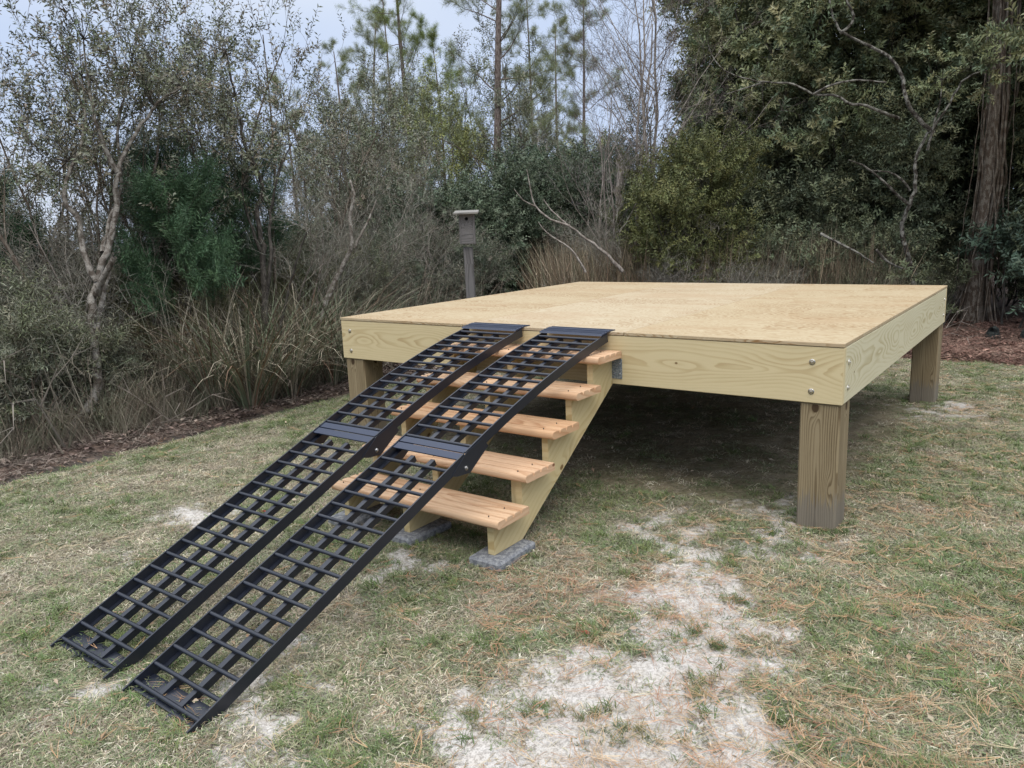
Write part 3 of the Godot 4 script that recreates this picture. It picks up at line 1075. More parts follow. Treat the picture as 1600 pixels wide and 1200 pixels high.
func sedge_mesh(count: int, height: float, spread: float) -> ArrayMesh:
	# long arching blades from one crown
	var b := MB.new()
	for k in count:
		var a := rng.randf() * TAU
		var out := rng.randf_range(0.1, 1.0) * spread
		var p := Vector3(cos(a), 0, sin(a)) * rng.randf_range(0.0, 0.12) + Vector3(0, -0.02, 0)
		var l := height * rng.randf_range(0.6, 1.25)
		var d := Vector3(cos(a) * out, 1.0, sin(a) * out).normalized()
		var s := Vector3(-sin(a), 0, cos(a)) * rng.randf_range(0.004, 0.0085)
		var dead := rng.randf() < 0.55
		var g := rng.randf_range(0.6, 1.3)
		var cc := Color(0.36 * g, 0.315 * g, 0.235 * g) if dead else Color(0.155 * g, 0.185 * g, 0.115 * g)
		if dead and rng.randf() < 0.3:
			cc = Color(0.17 * g, 0.105 * g, 0.07 * g)
		var droop := rng.randf_range(0.25, 1.1) if dead else rng.randf_range(0.15, 0.75)
		var i0 := b.v.size()
		var segs := 6
		for j in segs + 1:
			var t := float(j) / segs
			var w := (1.0 - t * t * 0.95)
			b.v.append_array([p + s * w, p - s * w])
			b.c.append_array([cc, cc])
			d = (d + Vector3(cos(a) * 0.10, -droop * t * 0.55, sin(a) * 0.10)).normalized()
			p += d * l / segs
			p.y = maxf(p.y, 0.012)
		for j in segs:
			var q := i0 + j * 2
			b.i.append_array([q, q + 2, q + 1, q + 1, q + 2, q + 3])
	return b.done()

func blade_mesh(count: int, height: float) -> ArrayMesh:
	# upright dead stalks and blades, for the far grass
	var b := MB.new()
	for k in count:
		var p := Vector3(rng.randf_range(-0.14, 0.14), -0.02, rng.randf_range(-0.14, 0.14))
		var a := rng.randf() * TAU
		var lean := rng.randf_range(0.02, 0.4)
		var d := Vector3(cos(a) * lean, 1, sin(a) * lean).normalized()
		var l := height * rng.randf_range(0.5, 1.15)
		var s := Vector3(-sin(a), 0, cos(a)) * rng.randf_range(0.002, 0.005)
		var g := rng.randf_range(0.55, 1.4)
		var m := p + d * l * 0.6
		var i0 := b.v.size()
		b.v.append_array([p + s, p - s, m + s * 0.7, m - s * 0.7, p + d * l + Vector3(cos(a), -0.3, sin(a)) * l * rng.randf_range(0.0, 0.25)])
		for j in 5:
			b.c.append(Color(g, g, g))
		b.i.append_array([i0, i0 + 2, i0 + 1, i0 + 1, i0 + 2, i0 + 3, i0 + 2, i0 + 4, i0 + 3])
	return b.done()

# Limbs drawn point by point: an array of [points, thick end, thin end].
func drawn_limbs(b: MB, list: Array, origin: Vector3, sides := 7) -> void:
	for l in list:
		var c := Curve3D.new()
		var pts: Array = l[0]
		for k in pts.size():
			var t: Vector3 = (pts[mini(k + 1, pts.size() - 1)] - pts[maxi(k - 1, 0)]) * 0.16
			c.add_point(pts[k] - origin, -t, t)
		var n := maxi(4, int(c.get_baked_length() / 0.09))
		var ps := PackedVector3Array()
		var rs := PackedFloat32Array()
		for k in n + 1:
			var f := float(k) / n
			var wob: Vector3 = Vector3(noise.get_noise_1d(f * 60.0 + pts[0].x * 9.0), noise.get_noise_1d(f * 55.0 + 90.0), noise.get_noise_1d(f * 50.0 + 300.0)) * l[1] * 0.8
			ps.append(c.sample_baked(f * c.get_baked_length()) + wob)
			rs.append(lerpf(l[1], l[2], f) * (1.0 + 0.12 * noise.get_noise_1d(f * 140.0 + 7.0)))
		b.tube(ps, rs, sides)

func species() -> Dictionary:
	return {
		myrtle = {stems = 4, lean = 0.30, foot = 0.14, stem = 0.72, r = 0.024, segs = [8, 5, 4], wob = [0.16, 0.20, 0.25], lift = [0.5, 0.7, 0.5], n = [9, 5], from = [0.38, 0.25], angle = [0.62, 0.6], ratio = [0.38, 0.46], thin = [0.5, 0.55], leaf_from = 1, sprays = 3, sprays_low = 2, size = 1.0, fan = 0.8,
			cols = [Color(0.18, 0.20, 0.14), Color(0.23, 0.24, 0.185), Color(0.14, 0.165, 0.10), Color(0.21, 0.19, 0.145)]},
		evergreen = {stems = 3, lean = 0.22, foot = 0.12, stem = 0.86, r = 0.050, segs = [8, 6, 4, 3], wob = [0.14, 0.18, 0.25, 0.3], lift = [0.25, 0.25, 0.2, 0.1], n = [12, 5, 3], from = [0.12, 0.25, 0.3], angle = [0.85, 0.75, 0.7], ratio = [0.42, 0.45, 0.5], thin = [0.5, 0.55, 0.6], top = 0.5, leaf_from = 2, sprays = 5, sprays_low = 3, size = 1.35, fan = 0.9,
			cols = [Color(0.18, 0.21, 0.11), Color(0.22, 0.235, 0.12), Color(0.15, 0.19, 0.115), Color(0.25, 0.245, 0.135)]},
		shrub = {stems = 6, lean = 0.65, foot = 0.20, stem = 0.75, r = 0.017, segs = [6, 5, 4], wob = [0.2, 0.22, 0.3], lift = [0.4, 0.35, 0.3], n = [8, 5], from = [0.12, 0.2], angle = [0.75, 0.7], ratio = [0.48, 0.5], thin = [0.5, 0.6], leaf_from = 1, sprays = 6, sprays_low = 5, size = 1.1, fan = 0.9,
			cols = [Color(0.105, 0.14, 0.085), Color(0.135, 0.165, 0.11), Color(0.085, 0.12, 0.075)]},
		bare = {stems = 5, lean = 0.42, foot = 0.18, stem = 0.78, r = 0.015, segs = [8, 6, 4], wob = [0.18, 0.22, 0.3], lift = [0.35, 0.4, 0.3], n = [6, 4], from = [0.25, 0.2], angle = [0.6, 0.6], ratio = [0.46, 0.5], thin = [0.55, 0.55], leaf_from = 1, sprays = 2, sprays_low = 1, size = 1.0, fan = 0.6,
			cols = [Color(0.28, 0.26, 0.215), Color(0.21, 0.195, 0.16), Color(0.35, 0.33, 0.285)]},
		cedar = {stems = 2, lean = 0.12, foot = 0.05, stem = 0.9, r = 0.022, segs = [8, 5, 3], wob = [0.08, 0.16, 0.2], lift = [0.2, 0.55, 0.4], n = [20, 5], from = [0.16, 0.25], angle = [0.9, 0.6], ratio = [0.46, 0.45], thin = [0.4, 0.5], top = 0.4, leaf_from = 1, sprays = 4, sprays_low = 3, size = 1.15, fan = 0.5, spray_lift = 0.3,
			cols = [Color(0.060, 0.115, 0.058), Color(0.080, 0.14, 0.068), Color(0.048, 0.092, 0.048)]},
		pine = {stems = 1, lean = 0.02, stem = 1.0, r = 0.105, tip = 0.16, segs = [14, 6, 4], wob = [0.025, 0.16, 0.25], lift = [0.1, 0.3, 0.4], n = [34, 8], from = [0.24, 0.3], angle = [1.2, 0.65], ratio = [0.25, 0.42], thin = [0.26, 0.5], top = 0.35, leaf_from = 1, sprays = 7, sprays_low = 6, size = 0.9, fan = 0.9, spray_lift = 0.25,
			cols = [Color(0.20, 0.23, 0.115), Color(0.25, 0.27, 0.13), Color(0.16, 0.195, 0.105)]},
	}

func with(s: Dictionary, change: Dictionary) -> Dictionary:
	var r := s.duplicate()
	r.merge(change, true)
	return r

func build_thicket() -> void:
	rng.seed = 5
	var small := spray_leaves(11, 0.22, 0.050, 0.0165, 0.9)
	var broad := spray_leaves(24, 0.30, 0.060, 0.021, 1.1)
	var fine := spray_leaves(24, 0.26, 0.040, 0.014, 1.1)
	var wisp := spray_leaves(30, 0.30, 0.045, 0.0065, 0.9, Color(0.22, 0.18, 0.15))
	var feather := spray_feather(0.26)
	var twigs := spray_twigs(0.42, Color(1, 1, 1))
	var tuft := spray_needles(26, 0.20, 0.16, 0.0021, 1.0)
	var K := species()
	# grey-green wax myrtles along the left, with sky between their stems
	var left := "tall thin-stemmed shrubs along the left of the lawn"
	var list := [
		[Vector3(-7.81, 0, 1.60), 4.9, "tall grey-green shrub beyond the photograph's left edge, furthest left", {}],
		[Vector3(-8.22, 0, 0.87), 4.7, "tall grey-green shrub standing at the very left edge of the view", {}],
		[Vector3(-8.18, 0, 0.21), 4.5, "thin grey-green shrub behind the dark conifer at far left", {}],
		[Vector3(-6.64, 0, 0.43), 4.7, "tall grey-green shrub behind the pale leaning trunk at left", {lean = 0.36}],
		[Vector3(-7.41, 0, -0.50), 5.1, "tall olive-leaved shrub left of the feathery green conifer", {}],
		[Vector3(-6.95, 0, -0.70), 5.2, "tall shrub with open leafy crown straight behind the feathery conifer", {}],
		[Vector3(-7.40, 0, -1.49), 5.5, "tallest grey-green shrub rising right of the feathery conifer", {}],
		[Vector3(-6.60, 0, -1.43), 4.9, "tall shrub beside the dark leaning stem left of the sedges", {lean = 0.2}],
		[Vector3(-7.79, 0, -3.47), 4.1, "grey-green shrub behind the bare twigs left of the nest box", {}],
		[Vector3(-8.34, 0, -4.65), 4.6, "open-crowned shrub rising between the bare twigs and the far pines", {}],
		[Vector3(-8.94, 0, -6.04), 4.2, "dull green shrub top behind the thicket left of the nest box", {}],
	]
	for k in list.size():
		var e: Array = list[k]
		plant("tall_shrub", e[2], "shrub", left, e[0], with(K.myrtle, e[3]), e[1], 100 + k, small, N.leaf, M.bark_grey, "stems", "foliage")
	# drawn trunks on the left: a pale leaning one and a dark upright one
	var a := MB.new()
	var root := Vector3(-5.88, -0.00, 1.19)
	drawn_limbs(a, [
		[[Vector3(-5.85, -0.07, 1.24), Vector3(-5.88, 0.09, 1.04), Vector3(-5.93, 0.30, 0.79), Vector3(-5.99, 0.61, 0.70), Vector3(-6.09, 0.89, 0.66), Vector3(-6.14, 1.27, 0.54), Vector3(-6.17, 1.57, 0.38), Vector3(-6.20, 1.94, 0.22), Vector3(-6.19, 2.22, 0.20), Vector3(-6.21, 2.50, 0.02), Vector3(-6.18, 2.83, -0.23), Vector3(-6.04, 3.01, -0.46)], 0.048, 0.010],
		[[Vector3(-6.10, 1.16, 0.58), Vector3(-5.93, 1.35, 0.55), Vector3(-5.80, 1.48, 0.52)], 0.035, 0.02],
		[[Vector3(-6.14, 1.27, 0.54), Vector3(-6.26, 1.55, 0.57), Vector3(-6.34, 1.83, 0.50), Vector3(-6.38, 1.94, 0.59), Vector3(-6.46, 2.17, 0.51), Vector3(-6.38, 2.55, 0.35), Vector3(-6.45, 3.06, 0.26)], 0.03, 0.007],
		[[Vector3(-6.19, 2.22, 0.20), Vector3(-6.23, 2.52, 0.28), Vector3(-6.34, 2.88, 0.27), Vector3(-6.43, 3.38, 0.21)], 0.025, 0.006],
		[[Vector3(-6.20, 1.52, 0.43), Vector3(-6.32, 1.88, 0.22), Vector3(-6.36, 2.12, 0.08), Vector3(-6.42, 2.70, -0.00), Vector3(-6.42, 3.17, -0.22)], 0.022, 0.006],
		[[Vector3(-6.08, 0.83, 0.65), Vector3(-6.22, 1.09, 0.47), Vector3(-6.35, 1.42, 0.29), Vector3(-6.42, 1.51, 0.20)], 0.03, 0.015]], root)
	var o := thing("leaning_tree", "pale grey trunk leaning out of the thicket then forking, at far left", "tree", root)
	part("trunk", a.done(), M.bark_lichen, o)
	crown_on(o, [Vector3(-6.04, 3.01, -0.46), Vector3(-6.45, 3.06, 0.26), Vector3(-6.43, 3.38, 0.21), Vector3(-6.42, 3.17, -0.22), Vector3(-6.18, 2.83, -0.23), Vector3(-6.45, 2.33, 0.49)], root, 0.55, 75, small, K.myrtle.cols, N.leaf, 1.0)
	a = MB.new()
	root = Vector3(-5.70, -0.03, -0.79)
	drawn_limbs(a, [
		[[Vector3(-5.62, -0.11, -0.73), Vector3(-5.74, 0.38, -0.91), Vector3(-5.90, 0.95, -1.02), Vector3(-6.05, 1.47, -1.17), Vector3(-6.21, 1.94, -1.27), Vector3(-6.16, 2.13, -1.34), Vector3(-6.32, 2.47, -1.30), Vector3(-6.44, 3.06, -1.30), Vector3(-6.47, 3.50, -1.26)], 0.045, 0.009],
		[[Vector3(-5.90, 0.95, -1.02), Vector3(-5.84, 1.41, -1.11), Vector3(-5.91, 1.73, -1.18), Vector3(-5.92, 2.18, -1.33), Vector3(-5.89, 2.54, -1.53)], 0.024, 0.006],
		[[Vector3(-5.67, 0.20, -0.83), Vector3(-5.55, 0.90, -0.99), Vector3(-5.35, 1.46, -1.08), Vector3(-5.29, 1.66, -1.16)], 0.020, 0.008],
		[[Vector3(-6.05, 1.41, -1.16), Vector3(-6.12, 1.87, -1.06), Vector3(-6.13, 2.12, -1.05)], 0.02, 0.007]], root)
	o = thing("dark_stemmed_tree", "slender dark trunk standing among the sedges left of the platform", "tree", root)
	part("trunk", a.done(), M.bark_dark, o)
	crown_on(o, [Vector3(-6.47, 3.50, -1.26), Vector3(-6.44, 3.06, -1.30), Vector3(-5.89, 2.54, -1.53), Vector3(-6.32, 2.47, -1.30), Vector3(-6.13, 2.12, -1.05)], root, 0.5, 70, small, K.myrtle.cols, N.leaf, 1.0)
	# conifers
	var con := "feathery dark green conifers"
	plant("feathery_conifer", "large feathery dark green conifer at the left of the lawn", "conifer", con, Vector3(-6.56, 0, -0.57), with(K.cedar, {lean = 0.22, from = [0.34, 0.25], n = [26, 5]}), 2.35, 210, feather, N.leaf, M.bark_dark)
	plant("feathery_conifer", "feathery conifer leaning right, close to the dark slender trunk", "conifer", con, Vector3(-6.68, 0, -1.32), with(K.cedar, {from = [0.45, 0.25], n = [16, 5]}), 2.45, 211, feather, N.leaf, M.bark_dark)
	plant("feathery_conifer", "small dark conifer at the left edge of the view", "conifer", con, Vector3(-7.80, 0, 0.60), K.cedar, 2.0, 212, feather, N.leaf, M.bark_dark)
	plant("feathery_conifer", "taller dark conifer behind the small one at left edge", "conifer", con, Vector3(-9.41, 0, 0.05), K.cedar, 2.8, 213, feather, N.leaf, M.bark_dark)
	# low growth along the left edge
	var low := "low shrubs along the left edge of the lawn"
	var grey := [Color(0.20, 0.21, 0.145), Color(0.25, 0.25, 0.185), Color(0.16, 0.18, 0.105)]
	var moss := [Color(0.13, 0.155, 0.105), Color(0.165, 0.18, 0.13), Color(0.20, 0.19, 0.15)]
	var olive := [Color(0.14, 0.14, 0.065), Color(0.165, 0.155, 0.08), Color(0.11, 0.12, 0.055)]
	list = [
		[Vector3(-6.35, 0, 1.59), 1.4, "low grey-green shrub just outside the left edge", grey],
		[Vector3(-6.39, 0, 1.12), 1.1, "low grey-green shrub at the left edge beside the bed", grey],
		[Vector3(-7.15, 0, 0.59), 1.5, "low grey shrub behind the foot of the leaning trunk", grey],
		[Vector3(-7.75, 0, 0.20), 1.8, "olive-brown bush behind the low grey shrubs at left", olive],
		[Vector3(-6.97, 0, -0.26), 1.35, "low olive bush right of the pale leaning trunk", olive],
		[Vector3(-6.91, 0, -0.57), 1.1, "small olive bush below the feathery conifer", olive],
		[Vector3(-7.33, 0, -1.41), 1.6, "olive bush behind the two feathery conifers", olive],
		[Vector3(-8.22, 0, -0.66), 1.7, "dull green bush deep behind the leaning trunk", grey],
		[Vector3(-7.40, 0, -2.36), 1.8, "dull green bush behind the dark slender trunk", olive],
		[Vector3(-6.80, 0, -2.78), 1.8, "grey-green bush behind the grey forked stem", grey],
		[Vector3(-6.88, 0, -3.58), 2.0, "grey-green bush over the platform's left corner", moss],
		[Vector3(-6.95, 0, -4.35), 1.9, "mossy green bush between the platform corner and nest box", moss],
		[Vector3(-6.50, 0, -4.50), 1.5, "low mossy bush just left of the nest box post", moss],
	]
	for k in list.size():
		var e: Array = list[k]
		plant("low_shrub", e[2], "shrub", low, e[0], with(K.shrub, {cols = e[3], sprays = 5, sprays_low = 3}), e[1], 300 + k, wisp, N.leaf, M.bark_grey, "stems", "foliage")
	# bare, twiggy shrubs
	var bare := "bare twiggy shrubs in the thicket"
	list = [
		[Vector3(-6.46, 0, -1.93), 2.4, "bare brown twiggy shrub right of the dark slender trunk", {}],
		[Vector3(-6.27, 0, -3.63), 2.0, "low bare twigs left of the nest box", {}],
		[Vector3(-7.61, 0, -3.97), 2.9, "pale bare shrub between the myrtles left of the nest box", {}],
		[Vector3(-5.37, 0, -7.01), 1.8, "bare grey twigs right of the nest box behind the platform", {}],
		[Vector3(-4.43, 0, -6.61), 2.2, "tangled bare twigs left of the yellow-green bush", {}],
		[Vector3(-3.60, 0, -6.12), 1.1, "low bare twigs behind the middle of the platform", {}],
		[Vector3(-2.67, 0, -6.48), 1.0, "low bare twigs behind the platform right of the yellow-green bush", {}],
		[Vector3(-6.75, 0, 0.43), 1.5, "low bare twigs at the foot of the leaning trunk", {}],
		[Vector3(-6.84, 0, 0.89), 1.7, "bare twigs among low grey shrubs at left edge", {}],
		[Vector3(-6.82, 0, 0.11), 2.4, "bare twigs between the leaning trunk and feathery conifer", {}],
	]
	for k in list.size():
		var e: Array = list[k]
		plant("bare_shrub", e[2], "shrub", bare, e[0], with(K.bare, e[3]), e[1], 400 + k, twigs, N.twig, M.bark_pale, "stems", "twigs")
	# taller bare tree against the sky
	plant("bare_tree", "tall leafless pale tree against the sky right of the pines", "tree", "", Vector3(-4.59, 0, -6.98), with(K.bare, {stems = 4, lean = 0.19, angle = [0.7, 0.65], n = [9, 6], from = [0.3, 0.2], r = 0.034, sprays = 3, sprays_low = 1, cols = [Color(0.20, 0.17, 0.16), Color(0.15, 0.125, 0.12)]}), 6.4, 430, twigs, N.twig, M.bark_pale)
	plant("bare_tree", "second leafless tree leaning left beside the tall one", "tree", "", Vector3(-4.89, 0, -6.48), with(K.bare, {stems = 4, lean = 0.24, r = 0.024, sprays = 2, sprays_low = 1, cols = [Color(0.30, 0.27, 0.25), Color(0.24, 0.21, 0.20)]}), 4.6, 431, twigs, N.twig, M.bark_pale)
	# leaning dead branches, a forked grey branch, a broken snag
	a = MB.new()
	root = Vector3(-4.13, 1.07, -5.41)
	drawn_limbs(a, [
		[[Vector3(-4.10, 0.96, -5.43), Vector3(-4.27, 1.19, -5.34), Vector3(-4.58, 1.42, -5.28), Vector3(-4.81, 1.64, -5.13), Vector3(-5.01, 1.80, -5.12), Vector3(-5.11, 1.96, -5.06)], 0.026, 0.006],
		[[Vector3(-4.76, 1.59, -5.17), Vector3(-4.92, 1.69, -4.94), Vector3(-5.09, 1.87, -4.83), Vector3(-5.13, 2.14, -4.80), Vector3(-5.16, 2.35, -4.78)], 0.018, 0.005],
		[[Vector3(-5.09, 1.87, -4.83), Vector3(-5.17, 1.96, -4.65), Vector3(-5.25, 2.10, -4.59)], 0.010, 0.004]], root, 6)
	o = thing("dead_branch", "pale dead branch leaning left over the far grass", "branch", root)
	part("wood", a.done(), M.bark_pale, o)
	a = MB.new()
	root = Vector3(-4.40, 1.16, -4.80)
	drawn_limbs(a, [[[Vector3(-4.33, 0.99, -4.84), Vector3(-4.46, 1.27, -4.76), Vector3(-4.70, 1.43, -4.72), Vector3(-4.83, 1.55, -4.64), Vector3(-4.89, 1.66, -4.60)], 0.016, 0.005]], root, 6)
	o = thing("dead_branch", "shorter thin dead branch below the pale leaning one", "branch", root)
	part("wood", a.done(), M.bark_pale, o)
	a = MB.new()
	root = Vector3(-5.76, 0.89, -1.69)
	drawn_limbs(a, [
		[[Vector3(-5.82, 0.55, -1.62), Vector3(-5.74, 0.92, -1.71), Vector3(-5.72, 1.19, -1.89), Vector3(-5.61, 1.46, -2.01), Vector3(-5.69, 1.74, -2.07), Vector3(-5.65, 1.99, -2.12), Vector3(-5.73, 2.19, -2.17)], 0.036, 0.014],
		[[Vector3(-5.60, 1.44, -2.02), Vector3(-5.55, 1.73, -2.22), Vector3(-5.55, 1.96, -2.37)], 0.018, 0.006]], root)
	o = thing("forked_branch", "pale grey forked stem standing left of the platform corner", "branch", root)
	part("wood", a.done(), M.bark_lichen, o)
	a = MB.new()
	root = Vector3(-5.20, 1.08, -7.33)
	drawn_limbs(a, [[[Vector3(-5.20, 0.93, -7.33), Vector3(-5.19, 1.79, -7.34), Vector3(-5.16, 2.24, -7.35), Vector3(-5.14, 2.65, -7.37)], 0.075, 0.05]], root, 9)
	drawn_limbs(a, [[[Vector3(-5.16, 2.47, -7.36), Vector3(-5.17, 2.60, -7.29)], 0.03, 0.006], [[Vector3(-5.14, 2.53, -7.37), Vector3(-5.11, 2.68, -7.41)], 0.028, 0.005]], root, 6)
	o = thing("tree_snag", "broken grey snag with a splintered top in the thicket", "snag", root)
	part("trunk", a.done(), M.bark_pale, o)
	# dark shrubs closing the view behind the nest box
	var mid := "dark evergreen shrubs behind the nest box"
	list = [
		[Vector3(-8.28, 0, -5.01), 2.3, "dark green shrub far left of the nest box behind bare twigs"],
		[Vector3(-8.13, 0, -5.72), 2.6, "dark green shrub left of the nest box"],
		[Vector3(-7.94, 0, -6.42), 2.6, "dark green shrub straight behind the nest box"],
		[Vector3(-7.03, 0, -6.39), 2.7, "dark green shrub just right of the nest box under the pine"],
		[Vector3(-6.89, 0, -7.23), 2.8, "rounded dark shrub below the second far pine"],
		[Vector3(-6.70, 0, -8.08), 3.0, "dark shrub behind the pale dead branch"],
		[Vector3(-6.31, 0, -8.78), 3.1, "dark shrub beside the broken snag"],
		[Vector3(-5.96, 0, -9.64), 3.7, "dark shrub behind the leafless trees"],
		[Vector3(-9.52, 0, -5.44), 2.2, "dark shrub deep behind the forked grey stem"],
		[Vector3(-9.54, 0, -4.49), 1.6, "dark shrub deep behind the dark slender trunk"],
		[Vector3(-9.37, 0, -3.39), 1.4, "dark shrub deep behind the feathery conifers"],
		[Vector3(-10.00, 0, -2.81), 1.3, "dark shrub deep behind the tall open-crowned shrubs"],
		[Vector3(-10.17, 0, -2.11), 1.3, "dark shrub deep behind the olive-leaved shrub"],
		[Vector3(-10.09, 0, 0.18), 1.9, "dark shrub beyond the left edge of view"],
	]
	for k in list.size():
		var e: Array = list[k]
		plant("evergreen_shrub", e[2], "shrub", mid, e[0], with(K.shrub, {lean = 0.5, stems = 7, sprays = 6, sprays_low = 5, size = 1.5}), e[1], 500 + k, fine, N.leaf, M.bark_dark, "stems", "foliage")
	plant("yellow_green_bush", "upright yellow-green bush behind the middle of the platform", "bush", "", Vector3(-3.58, 0, -6.78), with(K.shrub, {lean = 0.17, stem = 0.9, stems = 8, ratio = [0.36, 0.5], sprays = 6, sprays_low = 5, size = 1.2, cols = [Color(0.15, 0.155, 0.055), Color(0.125, 0.14, 0.052), Color(0.10, 0.115, 0.045)]}), 3.0, 540, fine, N.leaf, M.bark_dark, "stems", "foliage")
	plant("yellow_green_bush", "smaller yellow-green bush left of the upright one", "bush", "", Vector3(-4.39, 0, -7.29), with(K.shrub, {lean = 0.3, stem = 0.8, stems = 6, sprays = 8, sprays_low = 6, cols = [Color(0.10, 0.115, 0.035), Color(0.085, 0.10, 0.035)]}), 2.2, 541, fine, N.leaf, M.bark_dark, "stems", "foliage")
	# far pines
	var pines := "slender far pines"
	var lime := [Color(0.22, 0.26, 0.06), Color(0.18, 0.24, 0.06), Color(0.13, 0.17, 0.06)]
	list = [
		[Vector3(-10.61, 0, -11.20), 12.0, "largest far pine, straight trunk right above the nest box", {r = 0.15, from = [0.18, 0.35], ratio = [0.20, 0.36]}],
		[Vector3(-16.87, 0, -15.07), 12.5, "far pine with bright new needles left of the largest pine", {cols = lime}],
		[Vector3(-20.63, 0, -16.98), 11.5, "slim far pine above the left end of the platform", {}],
		[Vector3(-22.15, 0, -19.70), 12.0, "thin far pine between the two pines left of centre", {}],
		[Vector3(-24.29, 0, -18.93), 10.4, "furthest left of the far pines", {}],
		[Vector3(-14.73, 0, -14.30), 7.6, "shorter pine with lime green needles near the largest pine", {cols = lime, r = 0.07}],
		[Vector3(-15.47, 0, -20.02), 12.5, "slim far pine just right of the largest pine", {}],
		[Vector3(-17.37, 0, -24.76), 12.0, "thin far pine two to the right of the largest pine", {}],
		[Vector3(-11.88, 0, -17.57), 8.2, "shorter far pine with rounded top left of the leafless trees", {}],
		[Vector3(-22.48, 0, -14.89), 7.4, "low far pine in the sky gap at left", {}],
	]
	for k in list.size():
		var e: Array = list[k]
		plant("pine_tree", e[2], "tree", pines, e[0], with(K.pine, e[3]), e[1], 600 + k, tuft, N.leaf, M.bark_pine)
	var half := "light-leaved trees between the thicket and the far pines"
	var pale := [Color(0.19, 0.21, 0.145), Color(0.235, 0.245, 0.185), Color(0.15, 0.175, 0.11)]
	var fresh := [Color(0.30, 0.33, 0.11), Color(0.25, 0.285, 0.11), Color(0.20, 0.225, 0.12)]
	list = [
		[Vector3(-10.91, 0, -6.13), 4.9, "pale leafy tree at the right side of the left sky gap", pale],
		[Vector3(-11.93, 0, -7.99), 5.9, "pale leafy tree under the furthest left pines", pale],
		[Vector3(-10.70, 0, -7.82), 5.6, "pale leafy tree left of the bright-needled pine", pale],
		[Vector3(-11.53, 0, -9.79), 6.2, "yellow-green leafy tree left of the largest pine", fresh],
		[Vector3(-11.48, 0, -11.15), 5.4, "yellow-green leafy tree at the largest pine's foot", fresh],
		[Vector3(-13.31, 0, -10.87), 7.6, "tall pale leafy tree rising left of the largest pine", pale],
		[Vector3(-12.80, 0, -12.00), 7.2, "tall yellow-green leafy tree beside the largest pine's trunk", fresh],
		[Vector3(-11.30, 0, -12.56), 8.2, "tall pale leafy tree hugging the largest pine's right side", pale],
		[Vector3(-10.76, 0, -13.55), 6.8, "tall pale leafy tree among the right-hand far pines", pale],
		[Vector3(-10.14, 0, -11.55), 5.6, "pale leafy tree right of the largest pine", pale],
		[Vector3(-8.83, 0, -11.23), 5.0, "pale leafy tree below the second and third right-hand pines", pale],
		[Vector3(-8.36, 0, -12.10), 4.4, "pale leafy tree left of the tall leafless tree", fresh],
		[Vector3(-6.23, 0, -12.06), 3.9, "green leafy tree between the leafless trees and the dense wood", fresh],
	]
	for k in list.size():
		var e: Array = list[k]
		plant("leafy_tree", e[2], "tree", half, e[0], with(K.myrtle, {stems = 3, lean = 0.2, r = 0.03, size = 1.4, sprays = 4, sprays_low = 3, cols = e[3], from = [0.28, 0.25]}), e[1], 650 + k, small, N.leaf, M.bark_grey)
	# the dense wood on the right
	var wood := "dense evergreen trees at the right"
	list = [
		[Vector3(-4.62, 0, -11.63), 4.9, "leftmost dense evergreen, its edge against the sky"],
		[Vector3(-3.48, 0, -10.63), 6.2, "dense evergreen behind the yellow-green bush"],
		[Vector3(-3.22, 0, -12.16), 8.2, "dense evergreen behind the long pale branch"],
		[Vector3(-2.23, 0, -10.75), 7.9, "dense evergreen left of the lichen-spotted trunk"],
		[Vector3(-1.89, 0, -12.03), 8.6, "dense evergreen straight behind the lichen-spotted trunk"],
		[Vector3(-1.28, 0, -12.94), 8.6, "dense evergreen between the lichen-spotted and vine-clad trunks"],
		[Vector3(-0.03, 0, -13.05), 8.8, "dense evergreen right of the vine-clad trunk"],
		[Vector3(0.90, 0, -10.27), 8.0, "dense evergreen just beyond the right edge"],
		[Vector3(1.86, 0, -9.04), 8.0, "dense evergreen further beyond the right edge"],
		[Vector3(-4.26, 0, -15.92), 9.5, "back-row evergreen seen over the yellow-green bush"],
		[Vector3(-3.03, 0, -15.18), 10.0, "back-row evergreen seen over the lichen-spotted tree"],
		[Vector3(-1.19, 0, -15.46), 10.5, "back-row evergreen behind the vine-clad trunk"],
		[Vector3(0.50, 0, -15.07), 10.5, "back-row evergreen at the right edge"],
	]
	for k in list.size():
		var e: Array = list[k]
		plant("evergreen_tree", e[2], "tree", wood, e[0], with(K.evergreen, {stems = 3 if k < 9 else 2, size = (1.45 if k < 9 else 2.0)}), e[1], 700 + k, broad, N.leaf, M.bark_dark)
	var under := "undergrowth at the foot of the dense trees"
	list = [
		[Vector3(-3.40, 0, -7.50), 1.45, "dark undergrowth bush behind the platform's middle"],
		[Vector3(-2.76, 0, -7.72), 1.4, "dark undergrowth bush below the long pale branch"],
		[Vector3(-2.23, 0, -8.28), 1.5, "dark undergrowth bush left of the lichen-spotted trunk"],
		[Vector3(-1.66, 0, -8.72), 1.4, "dark undergrowth bush beside the lichen-spotted trunk"],
		[Vector3(-1.20, 0, -10.52), 1.4, "dark undergrowth bush behind the platform's far right corner"],
		[Vector3(-0.15, 0, -11.24), 1.9, "dark undergrowth bush right of the vine-clad trunk"],
		[Vector3(0.97, 0, -9.67), 2.0, "dark undergrowth bush beyond the right edge"],
		[Vector3(-3.37, 0, -9.31), 3.4, "tall green bush right of the yellow-green bush"],
		[Vector3(-2.63, 0, -9.63), 3.7, "tall green bush behind the long pale limb"],
		[Vector3(-1.85, 0, -10.01), 3.6, "tall green bush just left of the lichen-spotted trunk"],
		[Vector3(-1.18, 0, -11.13), 3.9, "tall green bush between the lichen-spotted and vine-clad trunks"],
		[Vector3(-0.05, 0, -11.85), 4.2, "tall green bush behind and right of the vine-clad trunk"],
	]
